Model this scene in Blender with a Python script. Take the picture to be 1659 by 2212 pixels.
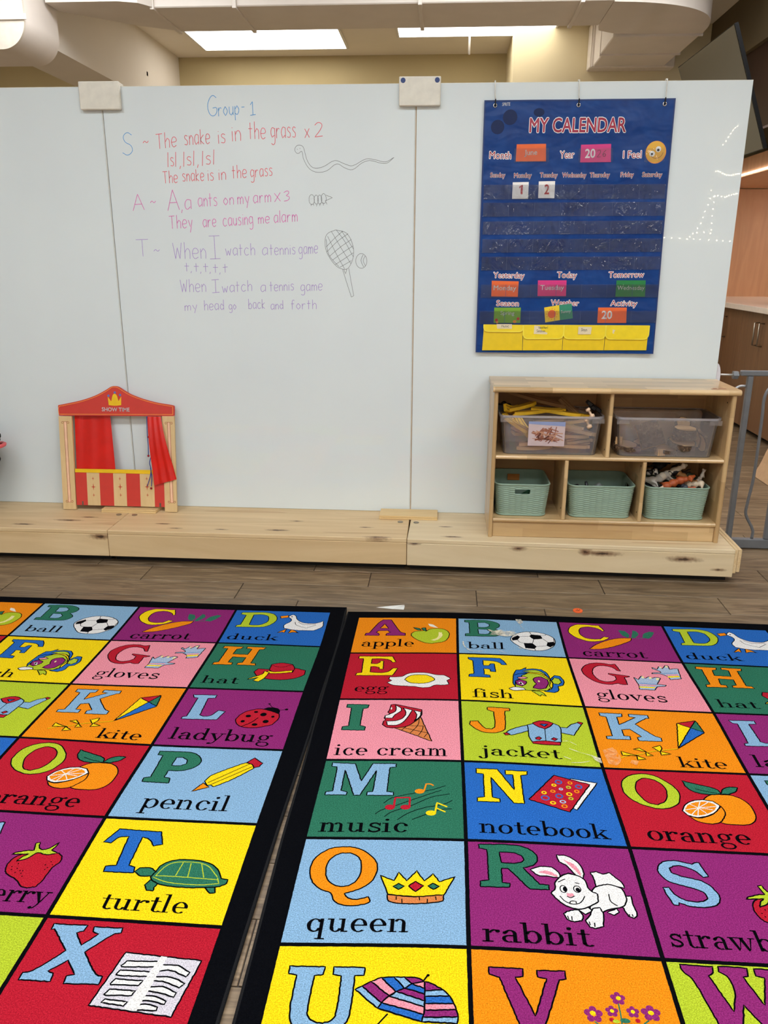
import bpy, math, random
import numpy as np
from mathutils import Vector, Matrix, geometry

random.seed(7)
for o in list(bpy.data.objects): bpy.data.objects.remove(o)
SC = bpy.context.scene
COL = SC.collection

# ------------------------------------------------------------------ camera
F, PITCH, ROLL, YAW, CAMH = 1742.42, 0.302556, -0.004313, 0.070357, 1.24388
cd = bpy.data.cameras.new('camera'); cam = bpy.data.objects.new('camera', cd); COL.objects.link(cam)
cd.sensor_fit = 'VERTICAL'; cd.sensor_height = 36.0; cd.lens = F/2212*36.0
cd.clip_start = 0.02; cd.clip_end = 60
cam.location = (0, 0, CAMH)
cam.rotation_mode = 'XYZ'
Mcam = Matrix.Rotation(YAW, 4, 'Z') @ Matrix.Rotation(math.pi/2-PITCH, 4, 'X') @ Matrix.Rotation(-ROLL, 4, 'Z')
cam.rotation_euler = Mcam.to_euler()
SC.camera = cam

# ------------------------------------------------------------------ world, exposure
W = bpy.data.worlds.new('world'); SC.world = W; W.use_nodes = True
W.node_tree.nodes['Background'].inputs[0].default_value = (1.0, 0.97, 0.93, 1)
W.node_tree.nodes['Background'].inputs[1].default_value = 0.25
SC.view_settings.view_transform = 'Standard'; SC.view_settings.look = 'None'
SC.view_settings.gamma = 1; SC.view_settings.use_curve_mapping = False
SC.view_settings.exposure = 0.0
LAMP = 15.2         # radiance of the ceiling light diffusers
LAMPCOL = (0.86, 0.94, 1.0)

# ------------------------------------------------------------------ materials
def lin(c):
    return tuple((x/12.92 if x <= 0.04045 else ((x+0.055)/1.055)**2.4) for x in (v/255.0 for v in c))
class NT:
    def __init__(s, name):
        s.m = bpy.data.materials.new(name); s.m.use_nodes = True; s.t = s.m.node_tree
        s.b = s.t.nodes['Principled BSDF']; s.out = s.t.nodes['Material Output']
        s.tc = None
    def n(s, typ, **kw):
        x = s.t.nodes.new(typ)
        for k, v in kw.items(): setattr(x, k, v)
        return x
    def l(s, a, b): s.t.links.new(a, b)
    def coord(s, scale=(1,1,1), rot=(0,0,0), loc=(0,0,0)):
        if not s.tc: s.tc = s.n('ShaderNodeTexCoord')
        mp = s.n('ShaderNodeMapping'); mp.inputs['Scale'].default_value = scale
        mp.inputs['Rotation'].default_value = rot; mp.inputs['Location'].default_value = loc
        s.l(s.tc.outputs['Object'], mp.inputs[0]); return mp.outputs[0]
    def noise(s, vec, scale, detail=3, rough=0.5, dist=0.0):
        x = s.n('ShaderNodeTexNoise'); x.inputs['Scale'].default_value = scale
        x.inputs['Detail'].default_value = detail; x.inputs['Roughness'].default_value = rough
        x.inputs['Distortion'].default_value = dist
        s.l(vec, x.inputs['Vector']); return x.outputs['Fac']
    def ramp(s, fac, stops):
        r = s.n('ShaderNodeValToRGB'); e = r.color_ramp.elements
        while len(e) < len(stops): e.new(0.5)
        for q, (p, c) in zip(e, stops): q.position = p; q.color = (*c, 1)
        s.l(fac, r.inputs[0]); return r.outputs[0]
    def mix(s, fac, a, b, blend='MIX'):
        x = s.n('ShaderNodeMix', data_type='RGBA', blend_type=blend)
        for sock, v in ((x.inputs[0], fac), (x.inputs[6], a), (x.inputs[7], b)):
            if hasattr(v, 'links') or hasattr(v, 'is_linked'): s.l(v, sock)
            elif isinstance(v, (int, float)): sock.default_value = v
            else: sock.default_value = (*v, 1)
        return x.outputs[2]
    def math(s, op, a, b=None):
        x = s.n('ShaderNodeMath', operation=op)
        for sock, v in ((x.inputs[0], a), (x.inputs[1], b)):
            if v is None: continue
            if isinstance(v, (int, float)): sock.default_value = v
            else: s.l(v, sock)
        return x.outputs[0]
    def bump(s, h, strength=0.3, dist=0.002):
        x = s.n('ShaderNodeBump'); x.inputs['Strength'].default_value = strength
        x.inputs['Distance'].default_value = dist; s.l(h, x.inputs['Height']); s.l(x.outputs[0], s.b.inputs['Normal'])
    def color(s, c):
        if isinstance(c, tuple): s.b.inputs['Base Color'].default_value = (*c, 1)
        else: s.l(c, s.b.inputs['Base Color'])
    def rough(s, r): s.b.inputs['Roughness'].default_value = r
CACHE = {}
def plain(name, rgb, rough=0.5, metal=0.0, spec=0.5, var=0.06, vs=30.0, bump=0.0, bs=200.0, coat=0.0):
    if name in CACHE: return CACHE[name]
    t = NT(name); c = lin(rgb)
    v = t.coord(); f = t.noise(v, vs, 3)
    t.color(t.ramp(f, [(0.3, tuple(x*(1-var) for x in c)), (0.7, tuple(min(1, x*(1+var)) for x in c))]))
    t.rough(rough); t.b.inputs['Metallic'].default_value = metal
    t.b.inputs['Specular IOR Level'].default_value = spec
    t.b.inputs['Coat Weight'].default_value = coat; t.b.inputs['Coat Roughness'].default_value = 0.08
    if bump: t.bump(t.noise(v, bs, 2), bump, 0.001)
    CACHE[name] = t.m; return t.m
def emit(name, rgb, strength):
    if name in CACHE: return CACHE[name]
    t = NT(name); t.color((0.8, 0.8, 0.8)); t.b.inputs['Emission Color'].default_value = (*rgb, 1)
    t.b.inputs['Emission Strength'].default_value = strength; CACHE[name] = t.m; return t.m
def wood(name, c1, c2, axis='X', grain=60.0, stretch=14.0, rough=0.45, knots=(), streak=0.0, planks=0.0, coat=0.0):
    # axis = grain direction; knots = [(x,y,z, sx,sy,sz)] in object space
    if name in CACHE: return CACHE[name]
    t = NT(name); sc = {'X': (1/stretch, 1, 1), 'Y': (1, 1/stretch, 1), 'Z': (1, 1, 1/stretch)}[axis]
    v = t.coord(sc); f = t.noise(v, grain, 5, 0.6, 1.2); g = t.noise(v, grain*0.18, 3, 0.5, 2.0)
    a, b = lin(c1), lin(c2)
    col = t.ramp(f, [(0.3, a), (0.72, b)])
    col = t.mix(t.math('MULTIPLY', g, 0.75), col, tuple(x*0.74 for x in b))
    if streak:
        s2 = t.noise(t.coord(tuple(q*0.5 for q in sc), loc=(3, 1, 2)), 26.0, 2, 0.5, 0.6)
        col = t.mix(t.math('MULTIPLY', t.math('GREATER_THAN', s2, 0.63), streak), col, lin((176, 128, 84)))
    if planks:     # finger-jointed staves: flat tonal patches
        br = t.n('ShaderNodeTexBrick'); br.inputs['Scale'].default_value = 1.0
        br.inputs['Brick Width'].default_value = planks*4.3; br.inputs['Row Height'].default_value = planks
        br.inputs['Mortar Size'].default_value = 0.0; br.offset = 0.37
        br.inputs['Color1'].default_value = (0.70, 0.64, 0.56, 1); br.inputs['Color2'].default_value = (1.10, 1.09, 1.08, 1)
        rot = {'X': (0, 0, 0), 'Y': (0, 0, math.pi/2), 'Z': (0, math.pi/2, 0)}[axis]
        v0 = t.coord((1, 1, 1)); cm = t.n('ShaderNodeSeparateXYZ'); t.l(v0, cm.inputs[0])
        cb = t.n('ShaderNodeCombineXYZ')
        if axis == 'X': t.l(cm.outputs[0], cb.inputs[0]); t.l(t.math('ADD', cm.outputs[1], cm.outputs[2]), cb.inputs[1])
        elif axis == 'Z': t.l(cm.outputs[2], cb.inputs[0]); t.l(t.math('ADD', cm.outputs[0], cm.outputs[1]), cb.inputs[1])
        else: t.l(cm.outputs[1], cb.inputs[0]); t.l(cm.outputs[0], cb.inputs[1])
        t.l(cb.outputs[0], br.inputs['Vector'])
        col = t.mix(1.0, col, br.outputs['Color'], 'MULTIPLY')
    for (x, y, z, sx, sy, sz) in knots:
        wob = t.noise(t.coord((1, 1, 1)), 60.0, 2)
        vm = t.n('ShaderNodeVectorMath', operation='SUBTRACT'); t.l(t.coord(), vm.inputs[0]); vm.inputs[1].default_value = (x, y, z)
        vs = t.n('ShaderNodeVectorMath', operation='MULTIPLY'); t.l(vm.outputs[0], vs.inputs[0]); vs.inputs[1].default_value = (1/sx, 1/sy, 1/sz)
        ln = t.n('ShaderNodeVectorMath', operation='LENGTH'); t.l(vs.outputs[0], ln.inputs[0])
        d = t.math('ADD', ln.outputs['Value'], t.math('MULTIPLY', t.math('SUBTRACT', wob, 0.5), 0.9))
        mr = t.n('ShaderNodeMapRange'); mr.inputs[1].default_value = 0.45; mr.inputs[2].default_value = 1.3
        mr.inputs[3].default_value = 0.78; mr.inputs[4].default_value = 0.0; t.l(d, mr.inputs[0])
        col = t.mix(mr.outputs[0], col, lin((104, 60, 30))); dk = t.n('ShaderNodeMapRange'); dk.inputs[1].default_value = 0.22; dk.inputs[2].default_value = 0.42; dk.inputs[3].default_value = 0.85; dk.inputs[4].default_value = 0.0; t.l(d, dk.inputs[0]); col = t.mix(dk.outputs[0], col, lin((38, 20, 10)))
    t.color(col); t.rough(rough); t.b.inputs['Coat Weight'].default_value = coat; t.b.inputs['Coat Roughness'].default_value = 0.12
    t.bump(f, 0.12, 0.0006); CACHE[name] = t.m; return t.m
def carpet(name, rgb):
    if name in CACHE: return CACHE[name]
    t = NT(name); c = lin(rgb); v = t.coord()
    f = t.noise(v, 400.0, 2, 0.7); g = t.noise(v, 14.0, 2)
    k = [(0.30, tuple(x*0.55 for x in c)), (0.5, c), (0.70, tuple(min(1, x*1.48+0.010*min(1, max(c)*12)) for x in c))]
    col = t.ramp(f, k)
    col = t.mix(t.math('MULTIPLY', g, 0.22), col, tuple(x*0.75 for x in c))
    t.color(col); t.rough(0.95); t.b.inputs['Specular IOR Level'].default_value = 0.04 if max(c) > .02 else 0.02
    t.b.inputs['Sheen Weight'].default_value = 0.0
    t.bump(t.noise(v, 420.0, 2, 0.8), 0.75, 0.003); CACHE[name] = t.m; return t.m
def plank_floor():
    t = NT('floor_plank_wood'); oi = t.n('ShaderNodeObjectInfo')
    cb = t.n('ShaderNodeCombineXYZ'); t.l(t.math('MULTIPLY', oi.outputs['Random'], 37.0), cb.inputs[0]); t.l(t.math('MULTIPLY', oi.outputs['Random'], 91.0), cb.inputs[1])
    ad = t.n('ShaderNodeVectorMath', operation='ADD'); t.l(t.coord((1/9.0, 1, 1)), ad.inputs[0]); t.l(cb.outputs[0], ad.inputs[1])
    f = t.noise(ad.outputs[0], 34.0, 6, 0.62, 1.6); g = t.noise(ad.outputs[0], 7.0, 3, 0.5, 2.2)
    col = t.ramp(f, [(0.26, lin((66, 50, 36))), (0.48, lin((122, 101, 76))), (0.72, lin((166, 142, 112)))])
    col = t.mix(t.math('MULTIPLY', g, 0.5), col, lin((84, 66, 50)))
    rr = t.ramp(oi.outputs['Random'], [(0, (0.86, 0.86, 0.86)), (1, (1.1, 1.1, 1.1))])
    col = t.mix(1.0, col, rr, 'MULTIPLY'); t.color(col); t.rough(0.42); t.bump(f, 0.15, 0.001); return t.m
def clear_plastic(name, tint=(0.93, 0.92, 0.95), milky=0.22, rough=0.12, bump=0.0, bs=60.0, gl=0.35, dcol=(0.72, 0.70, 0.74), bd=0.004):
    if name in CACHE: return CACHE[name]
    t = NT(name); tr = t.n('ShaderNodeBsdfTransparent'); tr.inputs[0].default_value = (*tint, 1)
    t.color(dcol); t.rough(rough); t.b.inputs['Specular IOR Level'].default_value = 0.7
    mx = t.n('ShaderNodeMixShader'); mx.inputs[0].default_value = milky; t.l(tr.outputs[0], mx.inputs[1]); t.l(t.b.outputs[0], mx.inputs[2])
    g = t.n('ShaderNodeBsdfGlossy'); g.inputs['Roughness'].default_value = 0.06
    fr = t.n('ShaderNodeFresnel'); fr.inputs[0].default_value = 1.45
    if bump:
        b = t.n('ShaderNodeBump'); b.inputs['Strength'].default_value = bump; b.inputs['Distance'].default_value = bd
        t.l(t.noise(t.coord((1, 1, .45)), bs, 3, 0.6, 1.5), b.inputs['Height'])
        t.l(b.outputs[0], g.inputs['Normal']); t.l(b.outputs[0], fr.inputs['Normal']); t.l(b.outputs[0], t.b.inputs['Normal'])
    m2 = t.n('ShaderNodeMixShader'); t.l(t.math('MULTIPLY', fr.outputs[0], 1.0 if gl > 0.5 else 0.9), m2.inputs[0]); t.l(mx.outputs[0], m2.inputs[1]); t.l(g.outputs[0], m2.inputs[2])
    t.l(m2.outputs[0], t.out.inputs[0]); CACHE[name] = t.m; return t.m

# ------------------------------------------------------------------ mesh building
class MB:
    def __init__(s): s.v = []; s.f = []; s.mi = []; s.sm = []
    def add(s, vs, fs, mat=0, smooth=False):
        k = len(s.v); s.v += [tuple(p) for p in vs]
        for q in fs: s.f.append(tuple(i+k for i in q)); s.mi.append(mat); s.sm.append(smooth)
        return s
    def box(s, x0, x1, y0, y1, z0, z1, bev=0.0, mat=0):
        x0, x1 = min(x0, x1), max(x0, x1); y0, y1 = min(y0, y1), max(y0, y1); z0, z1 = min(z0, z1), max(z0, z1)
        if bev <= 0:
            v = [(x, y, z) for z in (z0, z1) for y in (y0, y1) for x in (x0, x1)]
            return s.add(v, [(0, 2, 3, 1), (4, 5, 7, 6), (0, 1, 5, 4), (2, 6, 7, 3), (0, 4, 6, 2), (1, 3, 7, 5)], mat)
        b = min(bev, (x1-x0)*.45, (y1-y0)*.45, (z1-z0)*.45); v = []; idx = {}
        for sx in (0, 1):
            for sy in (0, 1):
                for sz in (0, 1):
                    X, Y, Z = (x0, x1)[sx], (y0, y1)[sy], (z0, z1)[sz]
                    dx, dy, dz = (b, -b)[sx], (b, -b)[sy], (b, -b)[sz]
                    idx[sx, sy, sz] = len(v); v += [(X, Y+dy, Z+dz), (X+dx, Y, Z+dz), (X+dx, Y+dy, Z)]
        fs = []
        for a in (0, 1):
            fs.append([idx[a, p, q]+0 for p, q in ((0, 0), (1, 0), (1, 1), (0, 1))][::(1 if a else -1)])
            fs.append([idx[p, a, q]+1 for p, q in ((0, 0), (0, 1), (1, 1), (1, 0))][::(1 if a else -1)])
            fs.append([idx[p, q, a]+2 for p, q in ((0, 0), (1, 0), (1, 1), (0, 1))][::(1 if a else -1)])
        for a in (0, 1):
            for c in (0, 1):
                fs.append([idx[0, a, c]+1, idx[1, a, c]+1, idx[1, a, c]+2, idx[0, a, c]+2])
                fs.append([idx[a, 0, c]+0, idx[a, 1, c]+0, idx[a, 1, c]+2, idx[a, 0, c]+2])
                fs.append([idx[a, c, 0]+0, idx[a, c, 1]+0, idx[a, c, 1]+1, idx[a, c, 0]+1])
                for d in (0, 1):
                    pass
        for k in idx.values(): fs.append([k, k+1, k+2])
        return s.add(v, fs, mat)
    def prism(s, poly, a0, a1, axis='Y', mat=0, bev=0.0):
        # poly in the two other axes (X,Z for Y; X,Y for Z; Y,Z for X)
        P = lambda p, a: {'Y': (p[0], a, p[1]), 'Z': (p[0], p[1], a), 'X': (a, p[0], p[1])}[axis]
        n = len(poly); tris = geometry.tessellate_polygon([[Vector((p[0], p[1], 0)) for p in poly]])
        v = [P(p, a0) for p in poly]+[P(p, a1) for p in poly]
        fs = [tuple(t) for t in tris]+[tuple(i+n for i in t) for t in tris]
        fs += [(i, (i+1) % n, (i+1) % n+n, i+n) for i in range(n)]
        return s.add(v, fs, mat)
    def tube(s, pts, r, n=10, mat=0, cap=True, smooth=True):
        pts = [Vector(p) for p in pts]; R = r if isinstance(r, (list, tuple)) else [r]*len(pts)
        rings = []; up = None
        for i, p in enumerate(pts):
            t = (pts[min(i+1, len(pts)-1)]-pts[max(i-1, 0)]).normalized()
            if up is None: up = Vector((0, 0, 1)) if abs(t.z) < .9 else Vector((1, 0, 0))
            a = t.cross(up).normalized(); up = a.cross(t).normalized()
            rings.append([p+(a*math.cos(2*math.pi*k/n)+up*math.sin(2*math.pi*k/n))*R[i] for k in range(n)])
        v = [q for g in rings for q in g]; fs = []
        for i in range(len(pts)-1):
            for k in range(n): fs.append((i*n+k, i*n+(k+1) % n, (i+1)*n+(k+1) % n, (i+1)*n+k))
        if cap: fs.append(tuple(range(n))[::-1]); fs.append(tuple((len(pts)-1)*n+k for k in range(n)))
        return s.add(v, fs, mat, smooth)
    def ball(s, c, rx, ry=None, rz=None, n=12, m=8, mat=0, rot=None):
        ry = ry or rx; rz = rz or rx; v = []; fs = []
        for i in range(m+1):
            for k in range(n):
                a = math.pi*i/m; b = 2*math.pi*k/n; p = Vector((rx*math.sin(a)*math.cos(b), ry*math.sin(a)*math.sin(b), rz*math.cos(a)))
                if rot: p = rot @ p
                v.append(Vector(c)+p)
        for i in range(m):
            for k in range(n): fs.append((i*n+k, (i+1)*n+k, (i+1)*n+(k+1) % n, i*n+(k+1) % n))
        return s.add(v, fs, mat, True)
    def disc(s, c, nrm, r, th, n=24, mat=0):
        nrm = Vector(nrm).normalized(); c = Vector(c); return s.tube([c-nrm*th/2, c+nrm*th/2], r, n, mat, True, False)
    def xform(s, M):
        s.v = [tuple(M @ Vector(p)) for p in s.v]; return s
    def build(s, name, mats, parent=None, auto=None):
        me = bpy.data.meshes.new(name); mats = mats if isinstance(mats, (list, tuple)) else [mats]
        off = Vector((0, 0, 0)); q = parent
        while q is not None: off += q.location; q = q.parent
        vs = [(p[0]-off.x, p[1]-off.y, p[2]-off.z) for p in s.v]
        me.from_pydata(vs, [], s.f)
        for m in mats: me.materials.append(m)
        me.polygons.foreach_set('material_index', s.mi); me.polygons.foreach_set('use_smooth', s.sm)
        me.update(); o = bpy.data.objects.new(name, me); COL.objects.link(o)
        if parent: o.parent = parent
        return o
def tag(o, label=None, cat=None, group=None, kind=None):
    if label: o['label'] = label
    if cat: o['category'] = cat
    if group: o['group'] = group
    if kind: o['kind'] = kind
    return o
def thing(name, label, cat, loc=(0, 0, 0), group=None):
    o = bpy.data.objects.new(name, None); COL.objects.link(o); o.location = loc; o.empty_display_size = 0.05
    return tag(o, label, cat, group)
def struct(name, mb, mat, parent=None):
    o = mb.build(name, mat, parent)
    if not parent: o['kind'] = 'structure'
    return o
def solo(name, mb, mat, label, cat, group=None, loc=None):
    if loc is None:
        xs = [p[0] for p in mb.v]; ys = [p[1] for p in mb.v]; zs = [p[2] for p in mb.v]
        loc = ((min(xs)+max(xs))/2, (min(ys)+max(ys))/2, min(zs))
    L = Vector(loc); mb.v = [(p[0]-L.x, p[1]-L.y, p[2]-L.z) for p in mb.v]
    o = mb.build(name, mat); o.location = L; return tag(o, label, cat, group)
def arc(cx, cy, r, a0, a1, n=8, ry=None):
    ry = ry or r
    return [(cx+r*math.cos(math.radians(a0+(a1-a0)*i/n)), cy+ry*math.sin(math.radians(a0+(a1-a0)*i/n))) for i in range(n+1)]

# ------------------------------------------------------------------ 2D drawing: smoothing, ribbons, glyphs
def smooth2(P, closed=True, corner=0.62, step=4):
    n = len(P); P = [np.array(p, float) for p in P]; cn = []
    for i in range(n):
        if not closed and i in (0, n-1): cn.append(True); continue
        a = P[i]-P[i-1]; b = P[(i+1) % n]-P[i]
        la, lb = np.linalg.norm(a), np.linalg.norm(b)
        c = float(a@b/(la*lb+1e-12)); cn.append(c < corner)
    out = []
    for i in range(n if closed else n-1):
        p, q = P[i], P[(i+1) % n]; L = np.linalg.norm(q-p)
        def tan(k, other):
            if cn[k]: return (q-p)*1.0
            t = P[(k+1) % n]-P[k-1]; t = t/(np.linalg.norm(t)+1e-12)*L; return t
        m0, m1 = tan(i, 0), tan((i+1) % n, 1)
        if cn[i] and cn[(i+1) % n]: out.append(p); continue
        for s in range(step):
            t = s/step; h = (2*t**3-3*t*t+1)*p+(t**3-2*t*t+t)*m0+(-2*t**3+3*t*t)*q+(t**3-t*t)*m1
            out.append(h)
    if not closed: out.append(P[-1])
    return out
def resample(P, closed, d):
    out = []; n = len(P)
    for i in range(n if closed else n-1):
        a, b = P[i], P[(i+1) % n]; L = float(np.linalg.norm(b-a)); k = max(1, int(L/d))
        for s in range(k): out.append(a+(b-a)*s/k)
    if not closed: out.append(P[-1])
    return out
def ribbon(P, w, closed):
    n = len(P); L = []; R = []
    for i in range(n):
        a = P[i-1] if (closed or i > 0) else P[i]; b = P[(i+1) % n] if (closed or i < n-1) else P[i]
        t = b-a; t = t/(np.linalg.norm(t)+1e-12); nn = np.array([-t[1], t[0]])
        ww = w[i] if isinstance(w, list) else w
        L.append(P[i]+nn*ww/2); R.append(P[i]-nn*ww/2)
    V = L+R; Fs = [(i, (i+1) % n, (i+1) % n+n, i+n) for i in range(n if closed else n-1)]
    return V, Fs
# slab-serif lowercase, units: x-height 100, ascender 165.  b=rect a=arc band e=ellipse p=polygon s=stroke
SER = {
 'a': (106, 'b 62 0 82 70;a 48 68 34 32 0 165 20 9;e 20 76 11 11;a 42 28 38 30 60 300 20 8;b 40 50 64 58;b 72 0 104 9'),
 'b': (112, 'b 12 0 32 165;b -4 157 32 165;a 58 50 46 51 -150 150 22 8'),
 'c': (104, 'a 54 50 46 52 35 325 22 8;e 82 76 12 12'),
 'd': (120, 'a 48 50 44 51 30 330 22 8;b 74 0 94 165;b 56 157 94 165;b 84 0 112 9'),
 'e': (106, 'a 52 50 46 52 0 312 22 8;b 20 46 96 55'),
 'f': (78, 'b 22 0 42 130;a 60 128 38 38 55 180 20 9;e 84 150 11 11;b 0 92 68 100;b 2 0 64 8'),
 'g': (110, 'a 48 66 38 36 0 360 18 8;a 52 -22 48 32 0 360 15 9;a 34 20 24 14 90 270 12 8;e 98 95 12 9;b 72 86 98 94'),
 'h': (122, 'b 14 0 34 165;b -2 157 34 165;b -2 0 50 8;a 64 66 34 36 0 150 20 10;b 78 0 98 66;b 62 0 114 8'),
 'i': (62, 'b 16 0 36 100;b -2 92 36 100;b -2 0 54 8;e 26 134 13 12'),
 'j': (58, 'b 16 -28 36 100;b -2 92 36 100;a 4 -28 32 28 180 360 20 9;e -20 -30 11 10;e 26 134 13 12'),
 'k': (118, 'b 14 0 34 165;b -2 157 34 165;b -2 0 50 8;p 34,38 80,92 94,92 34,24;p 44,52 62,64 106,8 80,8;b 64 0 120 8;b 62 92 108 100'),
 'l': (62, 'b 16 0 36 165;b -2 157 36 165;b -2 0 54 8'),
 'm': (168, 'b 14 0 34 100;b -2 92 34 100;b -2 0 48 8;a 58 66 30 36 0 150 20 10;b 68 0 88 66;b 56 0 100 8;a 112 66 30 36 0 150 20 10;b 122 0 142 66;b 108 0 156 8'),
 'n': (122, 'b 14 0 34 100;b -2 92 34 100;b -2 0 50 8;a 64 66 34 36 0 150 20 10;b 78 0 98 66;b 62 0 114 8'),
 'o': (108, 'a 52 50 48 52 0 360 22 8'),
 'p': (114, 'b 14 -55 34 100;b -2 92 34 100;b -2 -55 52 -47;a 60 50 46 51 -150 150 22 8'),
 'q': (118, 'a 48 50 44 51 30 330 22 8;b 74 -55 94 100;b 58 -55 112 -47'),
 'r': (94, 'b 14 0 34 100;b -2 92 34 100;b -2 0 54 8;a 62 60 34 40 55 160 16 11;e 78 86 13 12'),
 's': (96, 's 15 78,80 62,95 38,95 22,80 30,62 56,50 76,36 78,18 60,6 36,5 16,20;b 76 66 84 100;b 12 0 20 34'),
 't': (78, 'b 24 16 44 132;b 2 92 68 100;a 56 24 32 26 180 325 20 9'),
 'u': (122, 'b 14 30 34 100;b -4 92 34 100;a 48 34 34 36 180 345 20 9;b 76 0 96 100;b 58 92 96 100;b 88 0 114 8'),
 'v': (108, 'p 2,96 28,96 60,14 52,-2 46,-2;p 52,-2 60,10 92,96 82,96;b -6 92 44 100;b 66 92 110 100'),
 'w': (158, 'p 2,96 26,96 50,14 46,-2 40,-2;p 46,-2 52,10 78,96 70,96;p 62,96 86,96 110,14 104,-2 98,-2;p 104,-2 112,10 140,96 131,96;b -6 92 92 100;b 116 92 158 100'),
 'y': (108, 'p 2,96 28,96 62,10 52,-4;s 9 86,96 62,20 44,-26 26,-46;e 14 -40 13 11;b -6 92 44 100;b 66 92 110 100'),
 '_': (62, ''),
}
def glyph_polys(g):
    out = []
    for it in g.split(';'):
        if not it: continue
        k, rest = it[0], it[2:]
        if k == 'b':
            x0, y0, x1, y1 = map(float, rest.split()); out.append([(x0, y0), (x1, y0), (x1, y1), (x0, y1)])
        elif k == 'e':
            cx, cy, rx, ry = map(float, rest.split()); out.append(arc(cx, cy, rx, 0, 345, 14, ry))
        elif k == 'p': out.append([tuple(map(float, q.split(','))) for q in rest.split()])
        elif k == 'a':
            cx, cy, rx, ry, a0, a1, tx, ty = map(float, rest.split()); n = max(4, int(abs(a1-a0)/15))
            o = arc(cx, cy, rx, a0, a1, n, ry); i = arc(cx, cy, rx-tx, a0, a1, n, ry-ty)
            out.append(('strip', o, i))
        elif k == 's':
            q = rest.split(); w = float(q[0]); P = resample(smooth2([tuple(map(float, a.split(','))) for a in q[1:]], False, -2), False, 6)
            V, Fs = ribbon(P, w, False); n = len(P); out.append(('strip', [tuple(p) for p in V[:n]], [tuple(p) for p in V[n:]]))
    return out
# single-line marker handwriting
HND = {
 'G': '95,140 60,160 25,130 8,80 20,25 50,0 85,15 92,60 55,62', 'T': '0,150 90,150|45,150 45,0', 'A': '0,0 40,160 80,0|15,60 68,60',
 'W': '0,155 25,0 50,110 75,0 100,155', 'I': '5,150 75,150|40,150 40,0|5,0 75,0', 'S': '75,140 45,160 15,135 25,95 65,65 70,25 35,0 0,20',
 'M': '0,0 10,150 45,60 80,150 90,0', 'D': '5,155 5,0|5,155 60,130 65,40 5,0', '1': '10,120 35,155 35,0|5,0 65,0',
 '2': '5,130 35,155 65,125 50,70 5,0 70,0', '3': '5,140 45,155 60,120 30,85 65,50 50,10 5,5', '6': '60,140 20,90 10,30 40,0 60,30 40,65 12,45',
 'a': '70,95 30,100 5,50 25,0 65,25|72,95 72,0', 'b': '8,160 8,0|8,50 40,95 70,60 55,5 8,10', 'c': '70,85 35,100 5,50 30,2 72,15',
 'd': '68,60 30,98 5,45 30,0 68,30|68,160 68,0', 'e': '8,50 70,58 60,95 25,98 5,50 28,2 70,15', 'f': '60,150 35,155 25,110 25,0|5,95 55,95',
 'g': '68,90 30,100 5,55 25,10 65,30|70,95 70,-40 40,-60 10,-45', 'h': '8,160 8,0|8,60 40,98 65,75 65,0', 'i': '10,95 10,0|10,125 11,131',
 'k': '8,150 8,0|60,95 8,45 62,0', 'l': '8,160 8,0', 'm': '5,95 5,0|5,60 25,95 45,70 45,0|45,60 68,95 88,70 88,0', 'n': '5,95 5,0|5,60 35,98 60,70 60,0',
 'o': '35,100 5,50 35,0 68,50 35,100', 'p': '5,95 5,-60|5,60 40,98 68,55 40,2 5,20', 'r': '5,95 5,0|5,55 30,92 55,85', 's': '60,88 30,100 12,75 55,40 45,5 5,10',
 't': '25,150 25,0|0,95 55,95', 'u': '5,95 8,25 35,0 62,30|65,95 65,0', 'w': '0,95 22,0 42,70 62,0 85,95', 'x': '0,95 60,0|60,95 0,0',
 'y': '5,95 35,15|68,95 30,-55', '/': '18,160 4,-8', ',': '12,10 0,-25', '-': '0,50 50,50', '~': '0,45 20,62 40,42 60,58'}
def hand(word, x0, z0, x1, z1, xh):
    pen = 0; pl = []
    for ch in word:
        st = [[tuple(map(float, q.split(','))) for q in s.split()] for s in HND[ch].split('|')]
        mx = max(p[0] for s in st for p in s)
        for s in st: pl.append([(p[0]+pen, p[1]) for p in s])
        pen += mx+26
    Wd = max(20, pen-26); sx = math.hypot(x1-x0, z1-z0)/Wd; sy = xh/100.0
    if len(word) == 1 and word in '-~,1': sx = sx if sx > 0 else sy
    ux = ((x1-x0), (z1-z0)); L = math.hypot(*ux); ux = (ux[0]/L, ux[1]/L)
    out = []
    for s in pl:
        q = [(x0+ux[0]*p[0]*sx-ux[1]*p[1]*sy*0, z0+ux[1]*p[0]*sx+p[1]*sy) for p in s]
        out.append(resample(smooth2(q, False, -0.2) if len(q) > 2 else [np.array(a) for a in q], False, 0.004))
    return out
def strokes_mesh(mb, lines, w, y, mat=0):
    for P in lines:
        if len(P) < 2: continue
        V, Fs = ribbon([np.array(p, float) for p in P], w, False)
        mb.add([(p[0], y(p[0], p[1]) if callable(y) else y, p[1]) for p in V], Fs, mat)
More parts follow.
